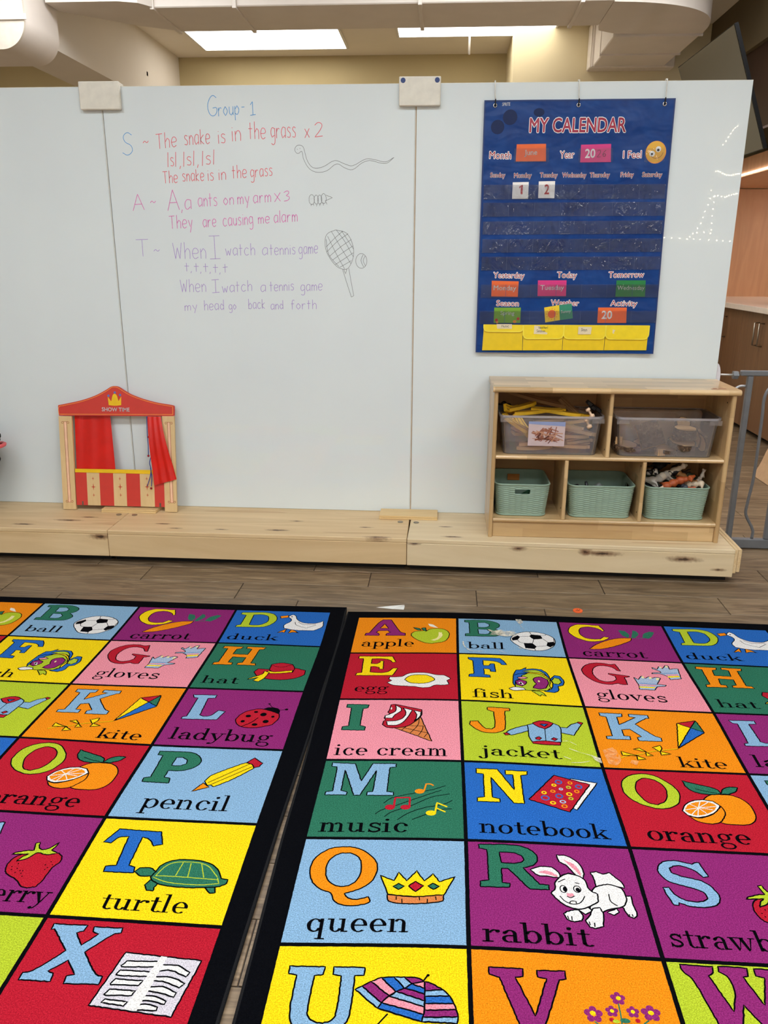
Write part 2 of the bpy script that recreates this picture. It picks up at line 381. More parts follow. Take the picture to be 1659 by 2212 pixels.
# printed lettering from the built-in font
def text2d(body, offset=0.0):
    if body == '1': V, P = [(.13, 0), (.27, 0), (.27, .7), (.17, .7), (0, .59), (0, .46), (.13, .53)], [(0, 1, 2, 3, 6), (3, 4, 5, 6)]
    else: V, P = _text2d(body)
    if offset <= 0: return V, P
    n = len(V); st = [(0, 0)]+[(offset*math.cos(k*math.pi/4), offset*math.sin(k*math.pi/4)) for k in range(8)]
    return [(v[0]+a, v[1]+b) for a, b in st for v in V], [tuple(i+n*s for i in p) for s in range(9) for p in P]
def _text2d(body, offset=0.0):
    cu = bpy.data.curves.new('txt', 'FONT'); cu.body = body; cu.size = 1.0; cu.offset = offset; cu.resolution_u = 3; cu.fill_mode = 'FRONT'
    o = bpy.data.objects.new('txt', cu); COL.objects.link(o); bpy.context.view_layer.update()
    e = o.evaluated_get(bpy.context.evaluated_depsgraph_get()); me = e.to_mesh()
    V = [(v.co.x, v.co.y) for v in me.vertices]; P = [tuple(p.vertices) for p in me.polygons]
    e.to_mesh_clear(); bpy.data.objects.remove(o); bpy.data.curves.remove(cu); return V, P
TC = {}
def put_text(mb, body, x0, z0, x1, z1, cap, fy, mat=0, offset=0.02):
    k = (body, offset)
    if k not in TC: TC[k] = text2d(body, offset)
    if (body, 0.02) not in TC: TC[(body, 0.02)] = text2d(body, 0.0)
    V, P = TC[k]; B = TC[(body, 0.02)][0]
    a, b = min(v[0] for v in B), max(v[0] for v in B)
    if 'H1' not in TC: TC['H1'] = text2d('H', 0.0)
    ch = max(v[1] for v in TC['H1'][0]); L = math.hypot(x1-x0, z1-z0); ux, uz = (x1-x0)/L, (z1-z0)/L
    sx = L/(b-a); sy = cap/ch
    vs = []
    for v in V:
        X = x0+ux*(v[0]-a)*sx-uz*v[1]*sy; Z = z0+uz*(v[0]-a)*sx+ux*v[1]*sy; vs.append((X, fy(X, Z), Z))
    mb.add(vs, P, mat)

# ------------------------------------------------------------------ the room
M_wall = plain('cream_wall_paint', (192, 176, 134), 0.8, var=0.03, vs=3)
M_wallw = plain('pale_wall_paint', (215, 208, 196), 0.8, var=0.03, vs=3)
M_ceil = plain('ceiling_paint', (238, 230, 218), 0.85, var=0.02, vs=3)
M_duct = plain('duct_paint', (220, 211, 201), 0.6, var=0.03, vs=5)
M_bulk = plain('bulkhead_paint', (108, 94, 68), 0.85, var=0.03, vs=4)
M_dark = plain('black_rubber', (14, 13, 14), 0.7)
ZC = 2.982; YB = 8.02; XR = 3.7; XL = -4.6; YF = -2.12
M_pl = plank_floor()
fl = struct('floor', MB().box(XL, XR, YF, YB+.1, -0.06, -0.0035), plain('dark_floor_joint', (52, 42, 34), 0.7))
PW, PL = 0.1555, 0.931
rest = MB(); cnt = 0; first = {}
for r in range(-32, 35):
    y0 = 2.8165+r*PW
    if y0+PW < YF or y0 > YB: continue
    ph = {0: -0.775, 1: -0.272, -1: -0.526}.get(r, -0.272+((r*0.37) % 1.0)*PL)
    k0 = int((XL-ph)/PL)-1
    for k in range(k0, k0+12):
        x0 = ph+k*PL; x1 = x0+PL
        a, b = max(x0, XL), min(x1, XR)
        if b-a < 0.02: continue
        near = (2.6 < y0 < 3.4 and -2.6 < x0 < 1.6) or (y0 > 3.1 and y0 < 7.2 and b > 1.1 and a < 2.4) or (y0 < 2.7 and y0 > .7 and a < -.34 and b > -.34)
        full = abs((b-a)-PL) < 1e-6
        if near:
            key = 'f' if full else None
            if key and key in first:
                o = first[key].copy(); COL.objects.link(o); o.parent = fl
            else:
                o = MB().box(-(b-a)/2+.0015, (b-a)/2-.0015, -PW/2+.0015, PW/2-.0015, -0.010, 0, 0.0012).build('plank', M_pl, None); o.parent = fl
                if key: first[key] = o
            o.location = ((a+b)/2, y0+PW/2, 0); cnt += 1
        else:
            rest.box(a+.0015, b-.0015, y0+.0015, min(y0+PW, YB)-.0015, -0.010, 0)
o = rest.build('planks', M_pl, fl); o['kind'] = 'stuff'
struct('ceiling', MB().box(XL, XR, YF, YB+.1, ZC, ZC+.1), M_ceil)
struct('wall_back', MB().box(XL, XR, YB, YB+.1, 0, ZC), M_wall)
struct('wall_left', MB().box(XL-.1, XL, YF, YB+.1, 0, ZC), M_wallw)
struct('wall_right', MB().box(XR, XR+.1, YF, YB+.1, 0, ZC), M_wallw)
struct('wall_front', MB().box(XL, XR, YF-.1, YF, 0, ZC), M_wallw)
cl = struct('wall_column', MB().box(0.5, 2.0, 7.17, YB, 0, ZC), plain('column_paint_lit', (218, 204, 166), 0.8, var=.03, vs=3))  # lighter cream than the wall: the nearby lamp's brightness put into the colour
struct('wall_bulkhead', MB().box(2.0, XR, 3.4, YB, 2.60, ZC), M_bulk)
bm_ = struct('ceiling_beam', MB().box(-2.81, -2.444, 5.45, YB, 2.485, ZC), plain('beam_paint', (222, 214, 202), 0.85, var=0.02, vs=3))
MB().box(-0.02, 0.02, 0, 0.05, 0, 0.04, .004).xform(Matrix.Translation((-2.444, 7.15, 2.66)) @ Matrix.Rotation(math.pi/2, 4, 'Z')).build('bracket_stub', plain('grey_steel', (120, 118, 114), 0.4, 0.8), bm_)

# ceiling lights
M_diff = emit('light_diffuser', LAMPCOL, LAMP); M_diff2 = emit('light_diffuser_back', (1.0, .95, .88), 5.6)
M_fr = plain('white_steel', (225, 224, 220), 0.4)
def ceiling_light(x, y, lab, m, w=1.22, d=0.61):
    t = thing('ceiling_light', lab, 'ceiling light', (x, y, ZC-.012), 'recessed ceiling light panels')
    f = MB(); a, b = w/2, d/2
    for q in ((-a-.02, a+.02, -b-.02, -b), (-a-.02, a+.02, b, b+.02), (-a-.02, -a, -b, b), (a, a+.02, -b, b)):
        f.box(x+q[0], x+q[1], y+q[2], y+q[3], ZC-.012, ZC, .003)
    f.build('frame', M_fr, t)
    MB().box(x-a, x+a, y-b, y+b, ZC-.010, ZC-.004).build('diffuser', m, t)
    return t
ceiling_light(-1.495, 7.425, 'large bright ceiling light panel above the left whiteboard panels', M_diff2)
ceiling_light(0.20, 7.08, 'bright ceiling light panel showing as a thin strip beside the yellow column', M_diff2)
for x, nx in ((-2.0, 'left'), (0.0, 'middle'), (1.95, 'right')):
    for y, ny in ((-1.2, 'nearest to the front wall'), (1.25, 'nearer to the whiteboard')):
        ceiling_light(x, y, 'ceiling light panel over the carpets, %s column, %s' % (nx, ny), M_diff)
ceiling_light(-3.7, 6.5, 'added out-of-view fill light left of the ceiling beam behind the whiteboard', M_diff2)  # unseen lamp added to fill the dark left end of the back wall
for x, nx in ((-1.9, 'left'), (0.2, 'middle'), (1.4, 'right')):  # unseen lamps added to brighten the duct undersides and the back room
    ceiling_light(x, 4.5, 'added out-of-view fill light between the whiteboard and the air duct, %s one' % nx, emit('fill_light_mid', (.94, .96, 1.0), 15.0))
mb = MB(); mb.tube([(.151, 7.155, 2.79), (.151, 7.155, ZC)], 0.008, 8); solo('ceiling_pipe', mb, M_wallw, 'thin white pipe hanging from the ceiling left of the yellow column', 'pipe')

# ducts
ZD = 2.682
t = thing('air_duct', 'long cream air duct crossing below the ceiling and curving back on the right', 'duct', (-.4, 5.7, ZD))
near = [(-2.35, 5.24), (-1.95, 5.25)]+[(-1.80, 5.37)]; far = [(-1.788, 5.90), (-2.004, 5.769), (-2.217, 5.57), (-2.40, 5.40)]
MB().prism([(-2.38, 5.26), (-1.95, 5.262), (-1.84, 5.30), (-1.78, 5.383), (-1.79, 5.905), (-2.004, 5.78), (-2.217, 5.58), (-2.38, 5.44)], ZD, ZC-.01, 'Z').build('duct_reducer', M_duct, t)
MB().box(-1.78, 0.945, 5.40, 5.93, ZD, ZC-.01, .006).build('duct_run', M_duct, t)
MB().prism([(float(p[0]), float(p[1])) for p in smooth2([(0.945, 5.43), (1.13, 5.455), (1.32, 5.52), (1.47, 5.62), (1.58, 5.76), (1.64, 5.94), (1.662, 6.19)], False, -2, 6)]+[(1.086, 6.137), (0.965, 6.05), (0.945, 5.95)], ZD, ZC-.01, 'Z').build('duct_elbow', M_duct, t)
MB().box(1.09, 1.655, 6.16, 6.68, ZD-.004, ZC-.01, .006).build('duct_section', M_duct, t)
MB().box(1.10, 1.64, 6.69, 7.03, ZD-.01, ZC-.01, .006).build('duct_section', M_duct, t)
MB().box(1.07, 1.715, 7.04, 7.165, ZD-.02, ZC-.01, .006).build('duct_flange', plain('duct_flange_paint', (222, 212, 198), 0.6), t)
for x in (-1.785, -1.285, -.182, .76): MB().box(x-.012, x+.012, 5.385, 5.945, ZD-.012, ZC-.008, .002).build('duct_seam', M_duct, t)
for (x0, x1, y) in ((1.08, 1.665, 6.165), (1.085, 1.66, 6.685), (1.085, 1.66, 7.03)): MB().box(x0, x1, y-.008, y+.008, ZD-.014, ZC-.006, .002).build('duct_seam', M_duct, t)
t = thing('duct_bend', 'rounded cream duct bend hanging at the top left corner', 'duct', (-3.3, 5.2, 2.38))
Rr = .145; XE, ZE = -2.394, 2.383
ol = [(XE, 2.97), (-4.58, 2.97), (-4.58, ZE)]+arc(XE-Rr, ZE+Rr, Rr, -90, 0, 28)
MB().prism([(a, b) for a, b in ol], 5.0, 5.43, 'Y').build('duct_body', M_duct, t)
ol2 = [(XE+.007, 2.975), (-4.58, 2.975), (-4.58, ZE-.006)]+arc(XE+.007-Rr, ZE-.006+Rr, Rr, -90, 0, 28)
MB().prism(ol2, 4.98, 5.0, 'Y').build('duct_face', plain('duct_face_paint', (214, 204, 188), 0.55), t)
MB().box(-4.5, -2.37, 4.972, 4.98, 2.522, 2.552, .002).build('duct_seam', M_duct, t)

# ------------------------------------------------------------------ alphabet carpets
GR = {1: np.array([[[-1.827,2.69],[-1.466,2.691],[-1.1,2.689],[-0.735,2.69],[-0.382,2.696]],[[-1.822,2.414],[-1.461,2.415],[-1.097,2.409],[-0.733,2.419],[-0.379,2.418]],[[-1.824,2.115],[-1.464,2.116],[-1.103,2.112],[-0.74,2.117],[-0.386,2.123]],[[-1.835,1.821],[-1.475,1.822],[-1.114,1.823],[-0.745,1.815],[-0.389,1.819]],[[-1.835,1.523],[-1.475,1.524],[-1.114,1.526],[-0.751,1.523],[-0.393,1.525]],[[-1.829,1.223],[-1.469,1.225],[-1.108,1.226],[-0.748,1.227],[-0.395,1.226]],[[-1.832,0.929],[-1.472,0.931],[-1.111,0.932],[-0.751,0.933],[-0.398,0.932]],[[-1.836,0.635],[-1.475,0.637],[-1.114,0.638],[-0.754,0.639],[-0.401,0.638]]]), 2: np.array([[[-0.28,2.661],[0.078,2.682],[0.436,2.68],[0.802,2.675],[1.159,2.67]],[[-0.28,2.381],[0.076,2.406],[0.432,2.404],[0.797,2.398],[1.157,2.389]],[[-0.279,2.088],[0.077,2.11],[0.436,2.101],[0.801,2.097],[1.16,2.1]],[[-0.277,1.785],[0.079,1.807],[0.435,1.804],[0.796,1.807],[1.155,1.81]],[[-0.28,1.489],[0.08,1.509],[0.439,1.512],[0.797,1.514],[1.156,1.518]],[[-0.281,1.194],[0.078,1.214],[0.436,1.213],[0.795,1.216],[1.154,1.22]],[[-0.281,0.9],[0.078,0.921],[0.436,0.919],[0.795,0.923],[1.154,0.926]],[[-0.281,0.606],[0.078,0.627],[0.436,0.626],[0.795,0.629],[1.154,0.633]]])}
CW, CH = 0.36, 0.2942
def _cr(p0, p1, p2, p3, t): return .5*((2*p1)+(-p0+p2)*t+(2*p0-5*p1+4*p2-p3)*t*t+(-p0+3*p1-3*p2+p3)*t**3)
def _pad(g):
    g = np.concatenate([g[:1]*3-g[1:2]*2, g[:1]*2-g[1:2], g, g[-1:]*2-g[-2:-1], g[-1:]*3-g[-2:-1]*2], 0)
    l0, l1 = g[:, :1], g[:, 1:2]; r0, r1 = g[:, -1:], g[:, -2:-1]
    return np.concatenate([l0*3-l1*2, l0*2-l1, g, r0*2-r1, r0*3-r1*2], 1)
GP = {k: _pad(v) for k, v in GR.items()}
def warp(r, UV):
    UV = np.asarray(UV, float); g = GP[r]; u, v = UV[:, 0], UV[:, 1]
    i = np.clip(np.floor(u).astype(int), -1, g.shape[1]-5); j = np.clip(np.floor(v).astype(int), -1, g.shape[0]-5)
    s = (u-i)[:, None]; t = (v-j)[:, None]
    rows = []
    for q in range(-1, 3):
        rr = [g[j+2+q, i+2+k] for k in range(-1, 3)]; rows.append(_cr(*rr, s))
    return _cr(*rows, t)
def jit(P, amp=.0007):
    P = np.asarray(P, float)
    a = np.sin(P[:, 0]*9173.1+P[:, 1]*3511.7)*43758.5; b = np.sin(P[:, 0]*2713.3+P[:, 1]*7919.9)*24634.6
    return P+np.stack([(a-np.floor(a)-.5)*2*amp, (b-np.floor(b)-.5)*2*amp], 1)
COLS = {'or': (236, 134, 18), 're': (176, 26, 44), 'gr': (44, 108, 84), 'pu': (136, 38, 106), 'bl': (38, 98, 176), 'lb': (130, 167, 198), 'ye': (244, 204, 18), 'li': (174, 190, 44), 'pi': (232, 140, 154), 'wh': (230, 224, 220), 'bk': (6, 6, 10), 'br': (206, 122, 66), 'ga': (206, 198, 206), 'gb': (164, 180, 204), 'cr': (240, 220, 150), 'st': (232, 222, 206), 'sk': (240, 166, 96)}
CN = {'or': 'orange', 're': 'red', 'gr': 'green', 'pu': 'purple', 'bl': 'blue', 'lb': 'light_blue', 'ye': 'yellow', 'li': 'lime', 'pi': 'pink', 'wh': 'white', 'bk': 'black', 'br': 'brown', 'ga': 'lilac_grey', 'gb': 'grey_blue', 'cr': 'cream', 'st': 'stain_cream', 'sk': 'stain_orange'}
KEYS = list(COLS); CMAT = [carpet('carpet_'+CN[k], COLS[k]) for k in KEYS]
ART = """@A 0 0 o
P pu 262,72 340,76 448,436 494,471 498,536 312,537 312,486 347,445 323,399 235,399 211,445 242,486 245,537 107,534 113,473 146,462 220,165|281,197 326,332 243,326
P li 635,406 680,390 698,415 729,351 800,328 871,350 914,428 920,532 893,654 852,711 784,737 753,757 674,720 602,632 558,542 559,470 589,417
P gr 564,301 629,332 648,385 609,371
P gr 650,321 689,305 698,405 673,391 654,353
Q cr 815,433 850,442 855,535 824,627 783,678 745,659 796,608 816,536
Q st 712,190 755,210 814,310 778,296 727,255
W apple 88 833 601 833 121
@B 1 0 l
P gr 74,57 278,45 385,98 419,177 403,249 370,295 421,367 422,430 386,497 325,519 77,527 77,460 119,450 116,125 74,117|202,125 276,117 317,165 315,224 272,259 204,259|203,321 286,320 318,379 305,443 266,463 206,453
P wh 694,340 784,351 869,408 920,502 924,632 893,740 820,830 732,857 633,833 567,739 514,618 515,531 562,425 625,365
Q bk 697,475 712,417 800,433 816,526 728,559
Q bk 626,669 710,662 744,748 721,812 635,802
Q bk 856,619 916,600 917,675 870,753 837,716
Q bk 526,540 582,456 603,498 575,589 524,613
L bk 3 603,487 697,475
L bk 3 728,559 712,662
L bk 3 626,669 594,651 575,589
L bk 3 712,417 701,350
L bk 3 800,433 841,434 858,403
L bk 3 816,526 856,619
L bk 3 744,748 837,716
L bk 3 721,812 725,852
L bk 3 916,600 920,502
W ball 90 865 458 854 107
@C 2 0 u
P ye 423,224 403,238 380,183 327,132 269,123 213,158 182,243 185,356 226,452 288,477 354,469 398,397 447,413 411,473 354,523 245,544 152,472 96,367 80,267 110,147 177,68 261,58 349,70 387,65
P or 228,750 299,627 406,506 524,425 648,404 631,477 562,561 457,659 342,736 270,755
Q gr 556,183 618,210 642,320 620,401 573,329
Q gr 651,386 692,177 722,196 731,286 677,405
Q gr 752,384 786,256 847,191 888,209 845,338 807,399
L gr 8 631,400 750,395
W carrot 139 938 722 930 119
@D 3 0 b
P li 79,87 294,64 396,97 450,183 466,298 441,407 392,492 327,527 86,538 90,489 126,467 133,168 75,138|210,149 303,137 365,184 386,308 363,400 305,464 212,464
W duck 54 899 569 884 100
P or 488,172 570,134 577,204 504,237
P or 603,556 594,664 573,645 527,671 567,603
P or 649,573 681,584 733,657 688,640 637,667
P wh 574,192 592,140 620,110 650,158 669,242 709,315 778,365 877,356 945,286 950,459 876,575 680,577 575,533 563,442 616,323 610,247
L bk 4 662,338 686,430 795,511 883,411
L bk 4 693,335 758,404 881,392
E bk 610,181,7,15
@E 0 1 r
P ye 99,77 403,85 438,213 410,226 374,165 307,140 218,140 222,255 273,255 300,221 297,192 328,195 333,379 298,379 293,343 265,321 221,321 222,443 325,459 378,435 422,355 462,363 423,518 99,518 103,468 148,456 142,135 99,135
P wh 400,551 506,538 555,478 631,455 714,457 809,499 873,507 929,574 897,621 915,695 860,713 798,715 749,758 693,770 625,749 514,735 439,721 384,669 422,623 395,592
P ye 657,502 727,512 785,572 791,610 735,665 661,684 580,668 531,607 557,545 600,509
W egg 107 851 408 849 96
@F 1 1 y
P bl 93,87 381,84 413,145 437,232 390,234 372,186 314,156 226,146 225,264 273,264 290,216 325,218 328,397 284,396 283,354 263,339 225,339 226,461 273,473 273,523 91,520 93,470 136,453 133,163 95,124
P li 607,749 640,804 668,845 684,813 720,838 700,781 672,747
P bl 479,433 511,336 553,323 606,265 592,310 658,293 733,301 773,363 793,515 759,430 698,372 630,372 559,406 494,464
P li 564,355 663,318 728,343 771,445 724,386 644,371
P li 479,482 559,415 642,396 714,412 767,478 784,532 768,635 777,672 738,731 660,734 556,743 475,697
P bl 478,449 546,408 614,399 556,443 536,516 493,561 477,674 462,613
P bl 790,507 835,413 880,424 903,525 882,613 840,634 833,718 792,761 710,750 774,696 799,600 798,553
P li 796,522 829,462 866,482 878,544 852,594 807,584
P pu 485,570 528,533 579,566 574,614 536,669 492,648
Q wh 509,599 537,584 552,641 526,633
E bk 529,612,9,19
P pu 667,475 716,460 763,510 764,589 730,686 682,708 625,693 636,653 660,611 642,526
E cr 687,552,8,19
P pi 511,494 567,471 599,491 563,520 516,518
P wh 420,728 469,694 546,703 556,737 476,766 438,753
W fish 102 932 458 922 103
@G 2 1 p
P re 422,254 394,249 370,192 329,162 277,151 218,184 182,265 176,365 207,458 259,491 321,473 354,433 352,369 306,334 306,314 479,355 469,372 431,384 428,534 380,532 351,516 282,543 196,522 125,435 89,325 95,240 142,149 224,95 306,95 349,116 399,101
P gb 706,135 743,183 771,110 794,160 830,85 857,82 852,170 890,148 927,144 905,363 808,390 804,326 750,275 676,283 695,256 762,248 756,215 706,170
Q ye 799,318 901,298 900,331 801,350
Q pi 792,289 902,269 899,292 794,311
L bl 4 758,269 902,240
Q cr 773,119 790,117 791,146 774,148
Q cr 831,94 852,92 848,127 824,130
P gb 507,376 537,420 581,335 602,389 637,345 663,374 700,354 730,367 712,416 674,499 749,506 731,531 664,546 629,618 510,616 518,516 511,423
Q ye 519,555 649,555 641,579 514,581
Q pi 524,519 664,515 657,533 519,539
L bl 5 532,491 668,500
Q cr 639,353 657,359 654,388 631,391
Q cr 582,343 597,349 594,382 574,384
Q cr 697,365 722,372 706,414 685,407
W gloves 126 830 699 846 113
@H 3 1 d
P or 89,75 271,81 256,126 221,138 208,257 347,261 362,127 306,113 308,72 487,75 470,128 434,132 418,452 459,454 472,498 295,497 301,458 340,441 346,329 223,323 209,449 253,450 252,501 78,507 82,462 121,445 132,134 85,126
W hat 71 889 408 889 91
P re 488,634 512,566 613,570 827,525 940,569 945,661 867,745 711,783 548,732
P re 616,583 614,462 696,421 802,445 833,524 833,618 683,644
L bk 3 618,484 714,513 803,450
P ye 609,603 678,618 825,573 828,618 686,656 597,651
P ye 577,608 627,635 607,753 569,832 516,811 551,745 464,795 480,768 570,679
@I 0 2 p
P gr 82,93 260,103 255,160 216,176 214,461 257,486 255,544 77,538 77,484 124,472 121,161 83,153
P br 487,504 681,306 775,713
L bk 3 600,466 705,472
L bk 3 540,540 583,466
L bk 3 607,590 663,458 674,345
L bk 3 670,624 699,538 708,464
L bk 3 715,652 744,580
L bk 3 553,499 672,553 741,580
P re 440,102 480,97 613,157 689,188 688,298 634,406 580,474 511,499 428,497 387,453 391,393 408,378 394,332 437,262 421,239 433,175
P wh 473,107 522,159 524,215 480,278 462,340 402,340 400,301 444,262 478,223 482,159
P wh 537,158 614,198 588,300 549,407 496,460 426,460 415,393 506,377 560,300 561,222
P wh 625,205 686,228 680,299 633,399 652,315 648,260
E wh 445,171,6,22
W ice_cream 53 931 904 934 111
@J 1 2 g
P or 219,108 395,105 399,153 356,164 341,465 314,512 251,546 176,542 110,490 67,419 75,366 135,356 160,426 193,482 241,484 264,430 266,183 217,157
P lb 522,382 428,439 363,499 348,523 379,570 442,533 517,479
P re 323,543 351,530 372,563 338,575
P lb 767,386 817,394 854,336 915,286 938,318 857,514 764,482
P re 916,275 951,294 937,326 910,296
P lb 518,382 572,352 641,425 725,331 764,378 764,482 750,635 533,657 513,574 518,472
P re 559,346 618,300 680,299 722,331 684,397 647,432 595,402
P bl 613,354 679,348 647,391
L bk 4 647,432 635,629
P re 562,589 588,568 609,590 590,618 564,610
P re 678,595 701,566 726,589 703,617
P re 527,655 622,631 743,643 735,686 617,688 538,684
W jacket 145 898 734 897 98
@K 2 2 o
P lb 101,95 277,95 269,147 229,156 226,292 374,149 325,141 328,95 472,99 475,152 448,161 350,269 461,455 504,487 500,543 331,550 328,496 363,478 293,360 232,376 233,478 277,483 272,538 100,543 98,496 147,487 147,165 102,146
L bk 8 592,654 499,685 381,722 292,773 209,797 152,837
L ye 5 593,650 499,681 381,718 293,769 210,794 152,833
P ye 410,649 472,613 477,652 453,715
P ye 455,706 527,743 451,767
P ye 263,689 311,667 356,729
P ye 348,726 394,781 345,788
P ye 172,733 238,769 289,790 170,793
P ye 274,788 332,837 269,859
P re 672,221 823,161 758,294
P gr 823,161 846,365 758,294
P ye 672,221 758,294 595,650
P bl 758,294 846,365 595,650
W kite 549 937 898 938 97
@L 3 2 u
P lb 84,125 279,121 280,177 222,182 229,480 271,503 322,479 358,392 419,409 381,555 97,560 99,525 131,511 134,184 98,176
P re 534,519 570,421 655,353 720,349 855,410 870,496 834,609 710,667 605,658 545,586
Q bk 719,345 755,314 822,320 857,366 857,424 784,384
L bk 4 783,309 750,256
L bk 4 849,358 901,345
E bk 749,252,11,10
E bk 906,341,14,16
E bk 668,402,17,16
E bk 620,475,22,22
E bk 736,441,26,31
E bk 818,474,13,17
E bk 594,566,17,20
E bk 776,558,24,27
E bk 699,614,23,21
L bk 8 704,499 662,587 600,653
W ladybug 84 886 883 896 113
@M 0 3 d
P lb 63,40 227,53 291,295 353,49 523,52 522,101 479,110 477,434 521,443 522,485 342,484 344,442 381,435 387,149 297,484 256,485 164,143 165,424 208,443 205,483 62,481 64,439 108,432 102,100 64,94
L bk 5 465,582 512,518 665,451 800,395 876,346
L bk 5 418,718 454,669 518,631 647,541 848,406
L bk 4 479,748 521,692 649,610 781,499 903,456
L bk 4 565,782 639,696 749,626 802,612 875,578 919,538
L bk 5 658,780 744,717 848,653 917,644
E or 698,427,33,31
L or 11 729,423 741,330 769,329 793,351
E re 508,633,33,32
E re 610,631,33,29
L re 14 534,631 537,515 636,509 637,629
E ye 779,698,34,31
L ye 12 806,691 818,571 885,621
L ye 11 815,636 874,683
W music 71 931 650 927 106
@N 1 3 b
P ye 92,100 245,97 345,371 350,165 299,164 300,105 455,106 451,152 405,166 398,541 328,542 193,214 189,480 239,494 236,537 87,539 87,493 137,477 141,172 93,162
P wh 750,174 928,216 739,587 716,571
P re 639,139 874,242 687,619 433,485
R bl 660,231,26,29
R bl 791,280,25,29
R bl 642,420,27,32
R bl 545,454,31,34
R ye 623,278,16,17
R ye 544,386,17,19
R ye 713,389,20,23
R ye 590,513,19,20
R or 738,236,16,19
R or 606,362,17,18
R or 769,348,17,21
R or 661,549,20,22
R li 720,298,16,19
R li 717,446,16,18
R gb 665,327,13,15
R gb 657,493,21,21
W notebook 84 911 907 919 103
@O 2 3 r
P li 255,56 340,77 416,169 455,261 454,355 419,449 355,505 280,522 202,493 135,435 92,346 88,252 113,153 174,85|277,118 344,154 380,241 373,335 340,423 284,471 229,452 192,377 177,285 200,180 241,128
P or 606,375 675,310 743,302 813,312 878,385 896,497 873,609 815,668 737,678 647,665 579,561
P or 454,603 534,614 618,558 696,458 703,526 676,602 627,666 566,683 497,659
P wh 591,383 660,397 691,452 654,518 587,579 509,610 450,591 428,537 463,458 522,402
Q or 586,407 641,417 669,460 636,513 586,558 515,585 463,565 446,529 473,470 529,424
L wh 5 542,489 669,460
L wh 5 542,489 623,413
L wh 5 542,489 573,404
L wh 5 542,489 492,443
L wh 5 542,489 447,523
L wh 5 542,489 479,576
L wh 5 542,489 514,591
L wh 5 542,489 579,561
L wh 5 542,489 631,507
P gr 518,133 579,163 676,203 727,239 740,292 675,310 581,291 530,228
P gr 740,292 769,229 824,197 874,200 850,249 792,294
L bk 3 581,238 652,272 714,287
W orange 130 907 785 904 110
@P 3 3 l
P gr 88,85 304,83 379,116 426,197 420,272 371,333 314,358 230,361 230,456 275,468 284,535 95,531 90,477 135,457 130,149 92,141|236,167 276,164 324,197 330,254 293,285 233,287
P or 471,631 521,511 575,567
P ye 523,487 563,390 755,205 810,234 828,282 730,424 642,524 603,558 579,537 554,546
P re 763,205 805,130 877,205 863,255 830,273 805,230
L bk 3 552,508 790,219
L bk 3 581,529 815,258
W pencil 177 868 778 864 121
@Q 0 4 l
P or 250,93 323,101 406,159 462,249 475,338 454,430 406,498 349,538 304,557 321,592 356,613 395,607 443,587 456,628 425,654 361,669 295,661 253,630 224,556 167,524 112,458 83,368 85,250 123,164 181,111|271,159 322,170 362,221 379,304 373,397 342,466 291,494 236,479 189,423 173,343 179,248 217,181
P ye 495,384 577,433 603,352 651,432 707,332 753,434 802,358 841,437 932,382 866,563 691,580 550,562
P br 547,564 691,582 866,558 863,617 758,642 627,644 568,631 550,605
L bk 3 598,582 600,614
L bk 3 632,603 634,640
L bk 3 727,584 731,616
L bk 3 774,599 775,636
L bk 4 819,576 823,608
P gr 576,490 605,461 640,485 608,517
P re 663,484 702,439 749,479 705,534
P gr 774,481 804,455 840,482 805,513
W queen 122 897 689 893 111
@R 1 4 u
P gr 76,42 290,34 376,66 421,126 423,188 391,239 332,268 418,419 469,426 470,467 359,473 243,281 204,284 205,420 247,426 244,465 75,472 77,419 126,402 126,97 79,81|198,118 285,118 333,145 345,188 314,219 264,228 207,223
P wh 769,640 826,604 835,634 804,663
P wh 891,491 926,483 925,563 931,646 912,678 882,665 866,600 855,548
P wh 724,281 760,266 792,287 836,271 864,315 892,358 903,414 804,394 739,423 737,338
P wh 725,430 770,398 819,385 883,415 897,491 878,567 834,598 757,631 739,664 680,618 692,521
P wh 615,635 669,603 690,638 647,673
P wh 693,617 735,602 746,663 731,766 690,785 659,778 640,725 673,670
P wh 526,675 571,644 612,635 632,685 621,727 580,741 543,725
P wh 373,283 433,248 503,248 540,298 545,350 467,340 412,333
Q pi 417,303 471,286 524,323 529,343 468,322
P wh 543,121 602,122 665,191 685,285 675,338 636,313 590,222 551,189
Q pi 576,162 635,206 667,286 663,322 635,266
P wh 551,332 596,299 649,323 685,366 696,444 738,484 735,549 683,597 613,630 549,605 502,550 476,498 504,451 510,393
L bk 5 552,323 588,305 635,318
R bk 549,455,23,41
E bk 559,456,13,24
R bk 628,449,25,38
E bk 631,455,13,20
Q pi 564,495 602,491 605,513 581,528 565,519
L bk 3 562,519 581,532 605,515
L bk 3 521,521 547,567 591,590 633,570 664,511
L bk 3 571,584 580,564 607,561 608,581
L bk 3 524,392 569,359
L bk 3 620,389 647,398
L bk 3 546,694 550,724
L bk 3 569,697 568,732
L bk 3 659,733 661,763
L bk 3 687,740 685,775
L bk 3 802,478 803,542 836,582
L bk 3 888,649 888,670
L bk 3 904,648 906,668
W rabbit 72 949 663 937 101
@S 2 4 u
P lb 411,260 377,271 344,209 285,171 236,168 201,196 202,237 244,266 307,285 375,319 415,386 428,446 412,499 368,539 296,552 238,546 185,518 179,544 152,544 135,470 123,387 155,380 177,443 215,485 266,504 323,495 356,466 350,422 320,394 242,361 169,328 136,275 126,219 150,159 197,121 258,116 313,132 340,141 374,121 388,126
P re 604,481 656,435 717,422 776,423 841,417 881,448 889,502 863,565 854,677 838,748 801,764 754,756 698,698 614,641 596,603 588,551
P li 573,456 586,438 646,411 689,403 672,326 695,321 711,373 740,395 774,374 812,306 805,357 793,390 841,417 783,440 732,427 713,433 679,491 626,523 644,477 672,443 621,452
